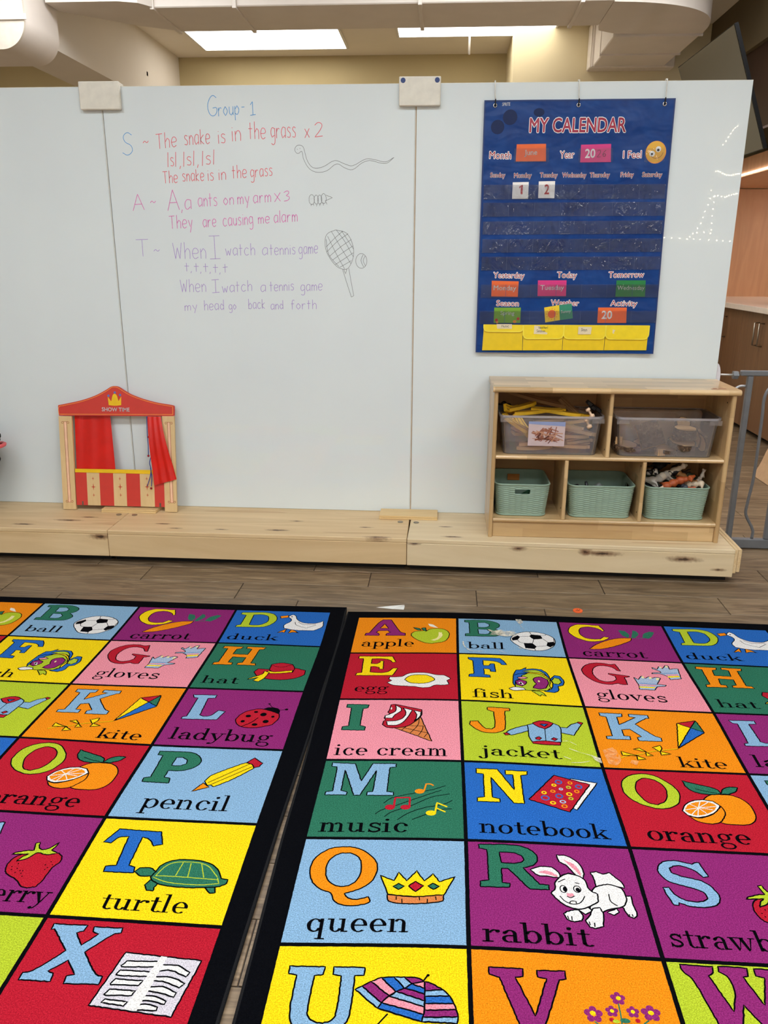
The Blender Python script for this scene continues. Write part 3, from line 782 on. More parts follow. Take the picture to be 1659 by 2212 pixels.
E bk 649,545,3,6
E bk 623,577,3,4
E bk 661,590,3,4
E bk 632,606,3,4
E bk 686,611,3,4
E bk 703,612,3,4
E bk 665,632,3,4
E bk 702,636,3,4
E bk 720,663,4,4
E bk 813,542,3,6
E bk 836,510,3,4
E bk 835,567,3,4
E bk 827,588,3,4
E bk 855,538,3,4
W strawberry 56 895 959 896 102
@T 3 4 y
P bl 134,125 408,136 452,270 402,291 353,221 306,203 310,500 351,516 358,571 177,574 175,519 235,507 218,204 159,216 130,284 82,276
P gr 364,560 383,517 447,514 494,555 476,588 415,596
P gr 479,626 540,645 522,690 524,726 485,724 459,677
P gr 801,653 871,652 888,711 856,720
P gr 489,549 508,476 575,424 677,412 779,432 849,491 892,576 933,585 934,622 887,657 706,679 562,668 498,637 472,601
L li 6 499,586 541,479 611,440 768,453 866,566
L li 6 499,586 602,583 872,591
L li 5 488,600 586,641 776,649 888,626 868,572
L li 5 629,445 616,576
L li 5 678,448 692,582
L li 5 743,449 787,580
W turtle 253 911 775 910 97
@U 0 5 y
P lb 86,166 266,169 264,226 220,236 217,481 233,531 273,556 321,551 353,513 356,235 313,226 310,169 470,172 468,229 423,234 420,513 390,579 322,620 227,621 153,565 133,490 130,232 91,223
L bk 8 602,494 547,578 490,619
P lb 432,330 465,307 567,422 551,461
P pu 465,307 507,275 602,373 567,422
P pi 507,275 556,246 635,345 602,373
P bl 556,246 621,241 675,318 635,345
P lb 621,241 672,240 712,289 675,318
P pu 672,240 737,245 773,269 712,289
P pi 712,289 773,269 777,319
P bl 675,318 712,289 777,319 778,360
P pu 638,345 675,318 778,360 778,404
P lb 602,377 638,345 778,404 776,447
P pi 567,422 602,377 776,447 774,498
P bl 551,461 567,422 774,498 766,544
P pu 773,269 814,286 866,325 777,337
P lb 777,337 866,325 900,366 778,377
P bl 778,377 900,366 919,420 779,425
P pi 779,425 919,420 931,460 777,468
P pu 777,468 931,460 939,508 771,515
P lb 771,515 939,508 932,550 766,544
L bk 8 769,265 788,227
E bk 791,225,8,9
@V 1 5 o
P pu 98,144 272,143 268,202 228,209 308,470 385,207 341,198 340,149 482,140 482,196 448,209 314,641 255,647 149,216 98,198
L gr 7 718,341 713,462 698,600
L gr 7 584,476 657,548 690,601
L gr 7 843,442 741,539 698,600
M pu 720,309,37,45
E ye 723,306,12,14
M pu 586,430,45,55
E ye 583,422,14,16
M pu 677,400,31,38
E ye 678,398,10,12
M pu 777,395,31,39
E ye 777,393,10,12
M pu 862,395,47,53
E ye 862,392,14,15
E re 667,457,12,14
E re 790,451,12,14
E gr 730,457,24,16
E li 687,466,17,12
@W 2 5 g
P pu 77,29 240,33 233,76 204,105 263,345 304,213 300,110 262,67 268,27 412,29 404,89 375,98 424,290 482,96 441,86 447,32 608,33 596,87 560,103 448,430 380,436 323,298 265,491 180,498 117,132 80,76
@X 3 5 r
P lb 64,59 256,56 250,102 215,122 277,215 338,121 304,102 294,64 454,60 456,99 419,114 315,265 430,419 472,435 471,492 292,501 286,448 324,434 252,334 178,423 212,435 218,494 55,496 54,444 100,425 210,264 85,100 68,107
P ga 532,247 948,270 898,672 471,636
P wh 540,348 560,310 726,299 723,340 546,355
P wh 537,414 546,378 713,377 702,413 542,418
P wh 527,479 546,443 690,444 673,479 533,488
P wh 522,556 536,517 671,518 661,552 531,560
P wh 528,612 540,587 654,595 643,624
P wh 753,319 834,320 908,365 899,399 808,358 746,369
P wh 730,410 822,406 903,443 885,478 804,443 732,440
P wh 712,490 800,477 880,512 874,541 783,517 705,515
P wh 691,559 763,542 845,572 842,596 768,580 692,582
P wh 685,624 746,600 813,617 813,639 684,644
Q wh 728,257 763,262 720,648 651,646
@stain 0 0 -
Q st 1583,9 1638,7 1652,88 1620,175 1601,107
L st 6 1617,164 1654,322
Q st 1293,342 1359,388 1422,339 1496,381 1567,322 1555,403 1590,459 1504,521 1444,528 1385,506 1310,510 1335,440
L st 12 1052,706 1058,810 1093,909 1150,960 1229,953
L st 5 1341,866 1396,930 1451,976
Q st 1549,792 1591,818 1639,852 1588,869
L st 6 1753,2642 1800,2633 1853,2686
L st 8 1793,2748 1859,2795 1948,2846 1996,2894
L st 6 1780,2964 1871,2947 1918,2925
L st 5 1740,2877 1787,2911
Q st 1938,2827 2002,2874 2003,2953 1959,2905
Q sk 2034,2746 2114,2695 2137,2753 2147,2887 2102,2973 2049,2962 2041,2864
Q sk 2219,2880 2271,2892 2244,2960 2204,2923
"""
KS = np.array([CW/1000, CH/1000])
LW = .0031
def layers_for(items):
    """list of (verts(m in cell), faces, colour) in painter's order"""
    out = []
    def fill(loops, c):
        L = [jit(resample(smooth2(l, True, .70), True, .005)) for l in loops]
        tr = geometry.tessellate_polygon([[Vector((p[0], p[1], 0)) for p in l] for l in L]); V = [p for l in L for p in l]; out.append((V, [tuple(t) for t in tr], c)); return L
    def line(P, w, c, closed):
        V, Fs = ribbon([np.array(p) for p in P], w, closed); out.append((V, Fs, c))
    for ln in items:
        q = ln.split(' ')
        if q[0] in 'PQ':
            loops = [[np.array(list(map(float, p.split(','))))*KS for p in lp.split()] for lp in ' '.join(q[2:]).split('|')]
            L = fill(loops, q[1])
            if q[0] == 'P':
                for l in L: line(l, LW, 'bk', True)
        elif q[0] == 'L':
            pts = [np.array(list(map(float, p.split(','))))*KS for p in q[3:]]
            P = resample(smooth2(pts, False, .3) if len(pts) > 2 else pts, False, .005)
            if len(P) >= 2: line(jit(P, .0003), max(.0022, int(q[2])*CW/1000*1.0), q[1], False)
        elif q[0] in 'ERM':
            a = list(map(float, q[2].split(','))); cx, cy_, rx, ry = a[0]*CW/1000, a[1]*CH/1000, max(.0015, a[2]*CW/1000), max(.0015, a[3]*CH/1000)
            if q[0] == 'E': out.append(([(cx+rx*math.cos(u), cy_+ry*math.sin(u)) for u in [2*math.pi*k/16 for k in range(16)]], [tuple(range(16))], q[1]))
            elif q[0] == 'R': line([np.array(p) for p in arc(cx, cy_, rx*.8, 0, 343, 20, ry*.8)], .0034 if q[1] != 'bk' else .0022, q[1], True)
            else:
                for k in range(5):
                    u = k*2*math.pi/5-math.pi/2; out.append(([(cx+rx*.62*math.cos(u)+rx*.40*math.cos(w), cy_+ry*.62*math.sin(u)+ry*.40*math.sin(w)) for w in [2*math.pi*j/12 for j in range(12)]], [tuple(range(12))], q[1]))
        elif q[0] == 'W':
            word = q[1]; x0, y0, x1, y1, xh = [float(a) for a in q[2:7]]
            x0, x1 = x0*CW/1000, x1*CW/1000; y0, y1 = y0*CH/1000, y1*CH/1000; s = xh*CH/1000/100
            tot = sum(SER[ch][0] for ch in word)+8; sx = (x1-x0)/tot; pen = 4; V = []; Fs = []
            for ch in word:
                adv, g = SER[ch]
                for p in glyph_polys(g):
                    k = len(V)
                    if p[0] == 'strip':
                        o, i = p[1], p[2]; n = len(o); pts = list(o)+list(i); ff = [(a, a+1, a+1+n, a+n) for a in range(n-1)]
                    else: pts = list(p); ff = [tuple(range(len(pts)))]
                    for (gx, gy) in pts:
                        X = x0+(pen+gx)*sx; V.append((X, y0+(y1-y0)*(X-x0)/(x1-x0)-gy*s))
                    Fs += [tuple(a+k for a in f) for f in ff]
                pen += adv
            V = [tuple(p) for p in jit(np.array(V), .0004)]
            out.append((V, Fs, 'bk'))
    return out
cells = []; cur = None
for ln in ART.strip().split('\n'):
    if ln[0] == '@': a, i, j, bg = ln[1:].split(); bg = dict(o='or', r='re', l='lb', y='ye', p='pi', g='li', u='pu', b='bl', d='gr').get(bg, bg); cur = [a, int(i), int(j), bg, []]; cells.append(cur)
    else: cur[4].append(ln)
WORDS = dict(A='an apple', B='a soccer ball', C='a carrot', D='a duck', E='a fried egg', F='a fish', G='striped gloves', H='a red hat', I='an ice cream cone', J='a jacket', K='a kite', L='a ladybug', M='music notes', N='a notebook', O='oranges', P='a pencil', Q='a crown', R='a white rabbit', S='a strawberry', T='a turtle', U='an umbrella', V='violets', W='no picture in view', X='an x-ray sheet')
ZR = .0100
def flatmesh(mb, rug, i, j, V, Fs, z, mat):
    V = np.asarray(V, float); UV = np.stack([i+V[:, 0]/CW, j+V[:, 1]/CH], 1); Wp = warp(rug, UV)
    mb.add([(p[0], p[1], z) for p in Wp], Fs, mat)
def rectgrid(w0, h0, w1, h1, n=6):
    V = [(w0+(w1-w0)*a/n, h0+(h1-h0)*b/n) for b in range(n+1) for a in range(n+1)]
    return V, [(b*(n+1)+a, b*(n+1)+a+1, (b+1)*(n+1)+a+1, (b+1)*(n+1)+a) for b in range(n) for a in range(n)]
M_brd = carpet('carpet_border_black', (8, 9, 13))
t_ = NT('carpet_binding'); f = t_.noise(t_.coord(), 500.0, 2); t_.color(t_.ramp(f, [(.3, (.002, .002, .003)), (.7, (.009, .009, .010))])); t_.b.inputs['Specular IOR Level'].default_value = .15; t_.rough(.8); t_.bump(f, .5, .001); M_bind = t_.m
for rug, lab in ((1, 'left alphabet carpet with a black border, cut off by the left photo edge'), (2, 'right alphabet carpet starting with the orange apple square')):
    c0 = warp(rug, [(2, 3)])[0]
    t = thing('alphabet_carpet', lab, 'carpet', (c0[0], c0[1], 0), 'two alphabet carpets side by side')
    # outline of border in uv
    ul = (lambda v: -.145) if rug == 1 else (lambda v: float(np.interp(v, [0, 1, 2.5, 4, 5, 6.2], [-.114, -.128, -.142, -.134, -.120, -.112])))
    ur = (lambda v: float(np.interp(v, [0, 2.5, 3.4, 4, 5, 6.2], [4.141, 4.146, 4.137, 4.130, 4.125, 4.125]))) if rug == 1 else (lambda v: 4.145)
    VT, VB = -.168, 6.18; n = 60; m = 24; grid = []
    for b in range(n+1):
        v = VT+(VB-VT)*b/n
        for a in range(m+1): s = a/m; grid.append((ul(v)*(1-s)+ur(v)*s, v))
    Wp = warp(rug, grid); vs = [(p[0], p[1], ZR-.0004) for p in Wp]; mb = MB()
    mb.add(vs, [(b*(m+1)+a, (b+1)*(m+1)+a, (b+1)*(m+1)+a+1, b*(m+1)+a+1) for b in range(n) for a in range(m)])
    ring = list(range(m+1))+[b*(m+1)+m for b in range(1, n+1)]+[n*(m+1)+a for a in range(m-1, -1, -1)]+[b*(m+1) for b in range(n-1, 0, -1)]
    k = len(ring); mb.add([vs[i] for i in ring]+[(vs[i][0], vs[i][1], .0006) for i in ring], [(i, i+k, (i+1) % k+k, (i+1) % k) for i in range(k)])
    mb.build('border', M_brd, t)
    R = [vs[i] for i in ring]; mb = MB(); mb.tube([(p[0], p[1], .0055) for p in R+[R[0], R[1]]], .0048, 8, 0, False)
    mb.build('bound_edge', M_bind, t)
    for (L, i, j, bg, items) in cells:
        if L == 'stain': continue
        mb = MB(); e = .0045; V, Fs = rectgrid(e, e, CW-e, CH-e, 8)
        # ragged pile edge
        used = []; idx = {}
        def mi(c):
            if c not in idx: idx[c] = len(used); used.append(CMAT[KEYS.index(c)])
            return idx[c]
        B = resample([np.array(p) for p in ((e, e), (CW-e, e), (CW-e, CH-e), (e, CH-e))], True, .006); B = jit(B, .0005)
        q = geometry.tessellate_polygon([[Vector((p[0], p[1], 0)) for p in B]])
        flatmesh(mb, rug, i, j, V, Fs, ZR-.0001, mi(bg)); flatmesh(mb, rug, i, j, B, [tuple(a) for a in q], ZR, mi(bg))
        for z_, (V, Fs, c) in enumerate(layers_for(items)): flatmesh(mb, rug, i, j, V, Fs, ZR+.00002*(z_+1), mi(c))
        o = mb.build('letter_square', used, t)
        cap = {'gb': 'grey blue'}.get(items[0].split()[1], CN[items[0].split()[1]].replace('_', ' ')) if items else ''
        o['label'] = '%s square with a %s letter %s and %s' % (CN[bg].replace('_', ' '), cap, L, WORDS[L])
    if rug == 2:
        def soft(name, rgb, a):
            t_ = NT(name); t_.color(lin(rgb)); t_.rough(1.0); tr = t_.n('ShaderNodeBsdfTransparent'); mx = t_.n('ShaderNodeMixShader')
            f = t_.noise(t_.coord((1, 1, 1)), 38.0, 4, .7, .8); r = t_.ramp(f, [(.36, (0, 0, 0)), (.62, (a, a, a))]); t_.l(r, mx.inputs[0]); t_.l(tr.outputs[0], mx.inputs[1]); t_.l(t_.b.outputs[0], mx.inputs[2]); t_.l(mx.outputs[0], t_.out.inputs[0]); return t_.m
        sm_ = {'st': soft('spill_stain', (226, 214, 190), .8), 'sk': soft('spill_stain_orange', (240, 176, 120), .6)}
        for L, i, j, bg, items in cells:
            if L == 'stain':
                for z_, (V, Fs, c) in enumerate(layers_for(items)):
                    mb = MB(); flatmesh(mb, 2, 0, 0, V, Fs, ZR+.0042+.00002*z_, 0); mb.build('stain', sm_[c], t)

# ------------------------------------------------------------------ platforms
ZT = 0.1464
def platform(name_lab, x0, x1, yf, yb, seed, knots_t, knots_f, pale, end=False, rot=0.0):
    t = thing('wooden_platform', name_lab, 'platform', (x0, yf, 0), 'pine platforms under the whiteboards')
    rel = lambda k: [(a-x0, b-yf, c, d, e, f) for a, b, c, d, e, f in k]
    c1, c2 = ((214, 186, 140), (242, 220, 182)) if pale else ((206, 170, 120), (238, 208, 162))
    top = wood('platform_top_%d' % seed, c1, c2, 'X', 18, 16, 0.5, rel(knots_t), 0.35)
    fr = wood('platform_front_%d' % seed, c1, c2, 'X', 9, 10, 0.5, rel(knots_f), 0.0)
    MB().box(x0, x1, yf, yb, ZT-.018, ZT, .002).build('top_board', top, t)
    MB().box(x0, x1, yf, yf+.018, .03, ZT-.0185, .002).build('front_board', fr, t)
    MB().box(x0, x1, yb-.018, yb, .03, ZT-.0185, .002).build('rear_board', fr, t)
    MB().box(x0+.01, x1-.01, yf+.045, yb-.03, 0, .05).build('base', M_dark, t)
    MB().box(x0, x0+.016, yf+.0185, yb-.0185, .03, ZT-.0185).build('side_board', fr, t)
    if end:
        pe = wood('plywood_edge', (208, 168, 112), (238, 212, 168), 'Y', 90, 1.5, 0.5)
        for k, (dz, w) in enumerate(((.046, .0125), (.052, .013))):
            MB().box(x1+k*.0135, x1+k*.0135+w, yf+.004, yb, dz, ZT+.001, .001).build('end_board', pe, t)
    else:
        MB().box(x1-.016, x1, yf+.0185, yb-.0185, .03, ZT-.0185).build('side_board', fr, t)
    t.rotation_euler = (0, 0, rot); return t
K = lambda x, y, s=1.0: (x, y, ZT, .058*s, .013*s, .03)
platform('left pine platform under the whiteboard, cut off by the left edge of the photo', -3.3, -1.3995, 3.147, 3.62, 1,
         [K(-1.62, 3.27), K(-1.79, 3.20, .8), K(-1.55, 3.32, .6)], [(-1.43, 3.147, .118, .045, .03, .013)], False)
platform('middle pine platform carrying the red toy theatre', -1.3975, -0.1275, 3.147, 3.62, 2,
         [K(-1.19, 3.255, .6), K(-.68, 3.21, .8), K(-.62, 3.34, .5), K(-.31, 3.28, .5), K(-.92, 3.20, .5), K(-1.12, 3.20, .5), K(-.25, 3.155, .9)], [], False)
platform('right pine platform with dark knots carrying the cubby shelf', -0.1255, 1.187, 3.144, 3.62, 3,
         [K(.06, 3.19, .7), K(.03, 3.32, .5), K(.62, 3.13, .7)],
         [(-.095, 3.144, .128, .028, .03, .008), (.33, 3.144, .122, .032, .03, .011), (.60, 3.144, .118, .026, .03, .017), (.67, 3.144, .112, .070, .03, .011), (.99, 3.144, .10, .065, .03, .012), (1.13, 3.144, .060, .030, .03, .006)], True, True, -0.021)
MB_w = plain('screw_steel', (150, 146, 138), 0.35, 0.9)
for i, (x, y) in enumerate(((-1.432, 3.365), (-1.360, 3.365), (-.165, 3.365), (-.095, 3.362))):
    mb = MB(); mb.disc((x, y, ZT+.0012), (0, 0, 1), .012, .0024, 16)
    solo('connector_bolt', mb, MB_w, ('steel bolt cap on the platform left of the front pad of the theatre', 'steel bolt cap on the middle platform in front of the left pad', 'steel bolt cap on the middle platform in front of the right pad', 'steel bolt cap on the right platform in front of the right pad')[i], 'bolt', 'bolt caps on the platforms')
# base pads
M_pad = wood('pad_plywood', (222, 182, 122), (240, 208, 152), 'X', 40, 10, 0.5)
for x0, x1, y0, lab in ((-1.524, -1.272, 3.392, 'plywood pad under the toy theatre at the left whiteboard joint'), (-.261, -.003, 3.400, 'plywood pad on the platforms at the right whiteboard joint')):
    t = thing('plywood_pad', lab, 'wooden pad', ((x0+x1)/2, y0, ZT), 'plywood pads')
    MB().box(x0, x1, y0+.004, 3.512, ZT+.008, ZT+.0155, .001).build('upper_ply', M_pad, t)
    MB().box(x0, x1, y0, 3.512, ZT+.0003, ZT+.0078, .001).build('lower_ply', M_pad, t)

# ------------------------------------------------------------------ whiteboard panels
t_ = NT('white_glass'); tv = t_.coord(); t_.color(t_.ramp(t_.noise(tv, 2.2, 3), [(0.3, lin((222, 229, 231))), (0.7, lin((226, 233, 234)))]))
t_.rough(0.5); t_.b.inputs['Specular IOR Level'].default_value = 0.05; t_.b.inputs['Coat Weight'].default_value = 0.9; t_.b.inputs['Coat Roughness'].default_value = 0.012
M_gls = t_.m
M_edge = plain('glass_edge', (228, 226, 212), 0.2)
M_alu = plain('aluminium', (150, 146, 138), 0.35, 0.8)
YP = 3.5198; ZP0 = ZT+.0008; ZP = 1.9055
DARK = lambda c, k: tuple(int(v*k) for v in c)
INK = {'bl': (88, 158, 214), 're': (230, 104, 116), 'pu': (222, 116, 186), 'la': (172, 142, 206), 'bk': (108, 110, 112)}
M_ink = {k: plain('marker_ink_'+{'bl': 'blue', 're': 'red', 'pu': 'pink', 'la': 'violet', 'bk': 'grey'}[k], v, 0.5, var=0.12, vs=120) for k, v in INK.items()}
panels = []
for x0, x1, lab in ((-2.69, -1.4055, 'left white glass board panel, blank and cut off by the photo edge'), (-1.3985, -.1325, 'middle white glass board panel with handwriting and drawings'), (-.1250, 1.1579, 'right white glass board panel with the blue calendar hung on it')):
    t = thing('whiteboard_panel', lab, 'whiteboard', ((x0+x1)/2, YP, ZP0), 'white glass board panels'); panels.append(t)
    MB().box(x0, x1, YP, YP+.006, ZP0, ZP, .0007).build('glass', M_gls, t)
    f = MB()
    for q in ((x0+.004, x1-.004, ZP-.024, ZP-.004), (x0+.004, x1-.004, ZP0+.002, ZP0+.03)): f.box(q[0], q[1], YP+.0065, YP+.026, q[2], q[3])
    f.box(x0+.004, x0+.022, YP+.0065, YP+.026, ZP0+.03, ZP-.024); f.box(x1-.022, x1-.004, YP+.0065, YP+.026, ZP0+.03, ZP-.024)
    f.build('frame', M_alu, t)
    MB().box(x0+.022, x1-.022, YP+.0065, YP+.012, ZP0+.03, ZP-.024).build('back_sheet', M_wallw, t)
    MB().box(x0, x1, YP+.0003, YP+.0058, ZP, ZP+.0015).build('edge_trim', M_edge, t)
MB().box(-1.4053, -1.4008, YP+.0008, YP+.02, ZP0, ZP-.01).build('joint_strip', plain('grey_joint', (206, 206, 200), 0.5), panels[1])
MB().box(-.1323, -.1286, YP+.0008, YP+.02, ZP0, ZP-.01).build('joint_strip', plain('grey_joint', (206, 206, 200), 0.5), panels[1])
MB().box(-.1285, -.1262, YP+.003, YP+.02, ZP0, ZP-.01).build('joint_strip', plain('tan_joint', (204, 170, 134), 0.6), panels[1])
BOARD = """H bl G -9687,17945 -9285,17971 464
H bl roup -9238,17942 -8389,18007 333
H bl - -8280,18106 -8161,18112 333
H bl 1 -7953,17968 -7713,18002 315
H bl S -13318,16509 -12879,16537 525
H re ~ -12428,16815 -12196,16851 350
H re The -11878,16739 -11039,16831 368
H re snake -10710,16880 -9652,16934 368
H re is -9313,16932 -9005,16959 350
H re in -8744,17016 -8373,17036 394
H re the -8033,17100 -7352,17096 403
H re grass -7135,17117 -6114,17147 394
H re x -5741,17131 -5558,17144 350
H re 2 -5359,17157 -5018,17199 333
H re /s/ -11463,16087 -11093,16101 333
H re , -10964,16071 -10890,16071 333
H re /s/ -10806,16100 -10329,16143 333
H re , -10225,16113 -10150,16128 333
H re /s/ -10028,16127 -9495,16184 333
H re The -11703,15438 -11099,15459 298
H re snake -10889,15511 -9984,15532 298
H re is -9820,15531 -9574,15546 298
H re in -9368,15560 -9065,15575 298
H re the -8794,15619 -8198,15647 315
H re grass -8036,15639 -7124,15726 298
H pu A -13075,14375 -12594,14413 394
H pu ~ -12317,14528 -12081,14551 350
H pu A -11587,14375 -11093,14414 499
H pu , -11012,14375 -10945,14391 350
H pu a -10867,14429 -10592,14444 368
H pu ants -10296,14528 -9484,14566 333
H pu on -9219,14589 -8789,14619 280
H pu my -8624,14626 -8130,14657 298
H pu arm -7966,14657 -7227,14717 298
H pu x -7064,14717 -6818,14747 350
H pu 3 -6688,14731 -6442,14776 245
H pu They -11567,13658 -10584,13706 333
H pu are -10141,13722 -9581,13754 298
H pu causing -9281,13762 -8019,13841 315
H pu me -7787,13864 -7316,13895 263
H pu alarm -7127,13896 -6140,13958 298
H la T -13071,12540 -12542,12558 455
H la ~ -12325,12606 -12070,12623 350
H la When -11490,12451 -10094,12473 420
H la I -9944,12457 -9463,12475 613
H la watch -9230,12594 -7990,12622 298
H la a -7673,12624 -7439,12640 280
H la tennis -7348,12625 -6259,12660 280
H la game -6119,12645 -5316,12710 298
H la t -11043,11952 -10847,11953 228
H la , -10780,11938 -10729,11938 228
H la t -10636,11938 -10424,11939 228
H la , -10366,11916 -10316,11916 228
H la t -10230,11932 -10018,11934 228
H la , -9960,11910 -9910,11910 228
H la t -9808,11903 -9597,11904 228
H la , -9539,11888 -9488,11888 228
H la t -9386,11905 -9174,11922 228
H la When -11275,11090 -10180,11114 333
H la I -9926,11075 -9584,11101 350
H la watch -9458,11078 -8181,11167 280
H la a -7803,11130 -7583,11147 263
H la tennis -7405,11148 -6369,11203 263
H la game -6076,11157 -5154,11211 263
H la my -11159,10308 -10613,10361 228
H la head -10297,10339 -9438,10371 263
H la go -9216,10373 -8898,10392 210
H la back -8360,10412 -7645,10434 263
H la and -7392,10388 -6857,10425 228
H la forth -6519,10411 -5422,10436 245
S -5987,16567 -6091,16567 -6166,16713 -6042,16858 -5844,16821 -5769,16639 -5658,16274 -5424,16016 -5023,16052 -4540,16284 -4144,16159 -3826,16085 -3269,16338 -2873,16300 -2478,16226 -2139,16392
S -5987,16567 -5921,16625 -5873,16625 -5816,16347 -5585,15980 -5267,15847 -4866,15905 -4462,16160 -4145,16012 -3827,15938 -3428,16193 -3111,16279 -2636,16175 -2399,16189 -2139,16392
S -6070,16727 -6055,16698
S -5957,16756 -5942,16727
C -5516,14806 113 192
C -5329,14806 87 174
C -5184,14806 87 174
C -5021,14843 104 192
S -4922,14978 -4657,14880 -4966,14753
S -5519,14640 -5554,14565
S -5454,14656 -5440,14580
S -5292,14655 -5327,14550
S -5170,14670 -5188,14565
S -5048,14700 -5034,14580
S -4926,14715 -4887,14625
S -5547,14844 -5540,14828
S -5466,14858 -5458,14843
S -4537,13631 -4090,13502 -3833,13041 -3812,12576 -4004,12145 -4187,12065 -4516,12182 -4880,12649 -4996,13076 -4907,13462 -4537,13631
S -4269,12065 -4109,11552 -3907,10940
S -4005,12105 -3926,11633 -3806,10996
S -3907,10940 -3806,10996
S -4884,13385 -4509,12651 -4186,12089
S -4726,13577 -4301,12885 -3921,12302
S -4513,13624 -4175,13194 -3820,12576
S -4293,13593 -3809,12886
S -4952,13269 -4839,12650 -4417,12166
S -4949,12960 -4582,13309 -4252,13578
S -4919,12766 -4503,13155 -4025,13487
S -4815,12587 -4341,12962 -3888,13257
S -4694,12432 -4262,12730 -3825,13002
S -4572,12260 -4182,12496 -3810,12731
S -4392,12143 -4102,12301 -3895,12419
S -4220,12065 -4088,12066 -4147,11884 -4220,12065
C -3476,12405 235 296
S -3401,12655 -3492,12421 -3378,12163
S -3311,12616 -3394,12421 -3304,12203"""
inks = {k: [] for k in INK}
for ln in BOARD.strip().split('\n'):
    q = ln.split()
    P2 = lambda s: tuple(int(v)/1e4 for v in s.split(','))
    if q[0] == 'H':
        a, b = P2(q[3]), P2(q[4]); mb = MB(); strokes_mesh(mb, hand(q[2], a[0], a[1], b[0], b[1], int(q[5])/1e4), .0022 if q[1] == 'la' else .0026, YP-.0004); mb.build('marker_word', M_ink[q[1]], panels[1])
    elif q[0] == 'S':
        pts = [P2(s) for s in q[1:]]; inks['bk'].append(resample(smooth2(pts, False, 0.2) if len(pts) > 2 else [np.array(p) for p in pts], False, .004))
    elif q[0] == 'C':
        c = P2(q[1]); r1, r2 = int(q[2])/1e4, int(q[3])/1e4; inks['bk'].append([np.array(p) for p in arc(c[0], c[1], r1, 90, 450, 20, r2)])
dr = {'snake': [], 'ant': [], 'ball': [], 'racket': []}
for P in inks['bk']:
    c = np.mean(P, 0); dr['snake' if c[1] > 1.55 else 'ant' if c[1] > 1.44 else 'ball' if c[0] > -.362 else 'racket'].append(P)
for k in dr:
    mb = MB(); strokes_mesh(mb, dr[k], .0016, YP-.0004); o = mb.build('marker_drawing', M_ink['bk'], panels[1]); o['label'] = 'grey marker drawing of a '+k+{'racket': ' with crossed strings'}.get(k, '')
# joint covers
M_cov = plain('cover_plastic', (226, 220, 206), 0.45)
for x0, x1, z0, z1, lab, dots in ((-1.483, -1.316, 1.819, 1.922, 'plain white cover box clipped over the left whiteboard joint', 0), (-.195, -.032, 1.823, 1.927, 'white cover box with two blue dots over the right whiteboard joint', 1)):
    t = thing('joint_cover', lab, 'cover box', ((x0+x1)/2, 3.50, z0))
    MB().box(x0, x1, 3.496, 3.517, z0, z1, .003).build('front_plate', M_cov, t)
    MB().box(x0+.004, x1-.004, 3.549, 3.566, z0+.01, z1, .003).build('rear_plate', M_cov, t)
    MB().box(x0+.004, x1-.004, 3.5172, 3.5488, ZP+.003, z1-.001, .002).build('top_bridge', M_cov, t)
    if dots:
        for dx in (.016, .149):
            mb = MB(); mb.disc((x0+dx, 3.4955, z1-.014), (0, 1, 0), .0095, .001, 20); mb.build('dot_sticker', plain('navy_sticker', (40, 62, 118), 0.5), t)

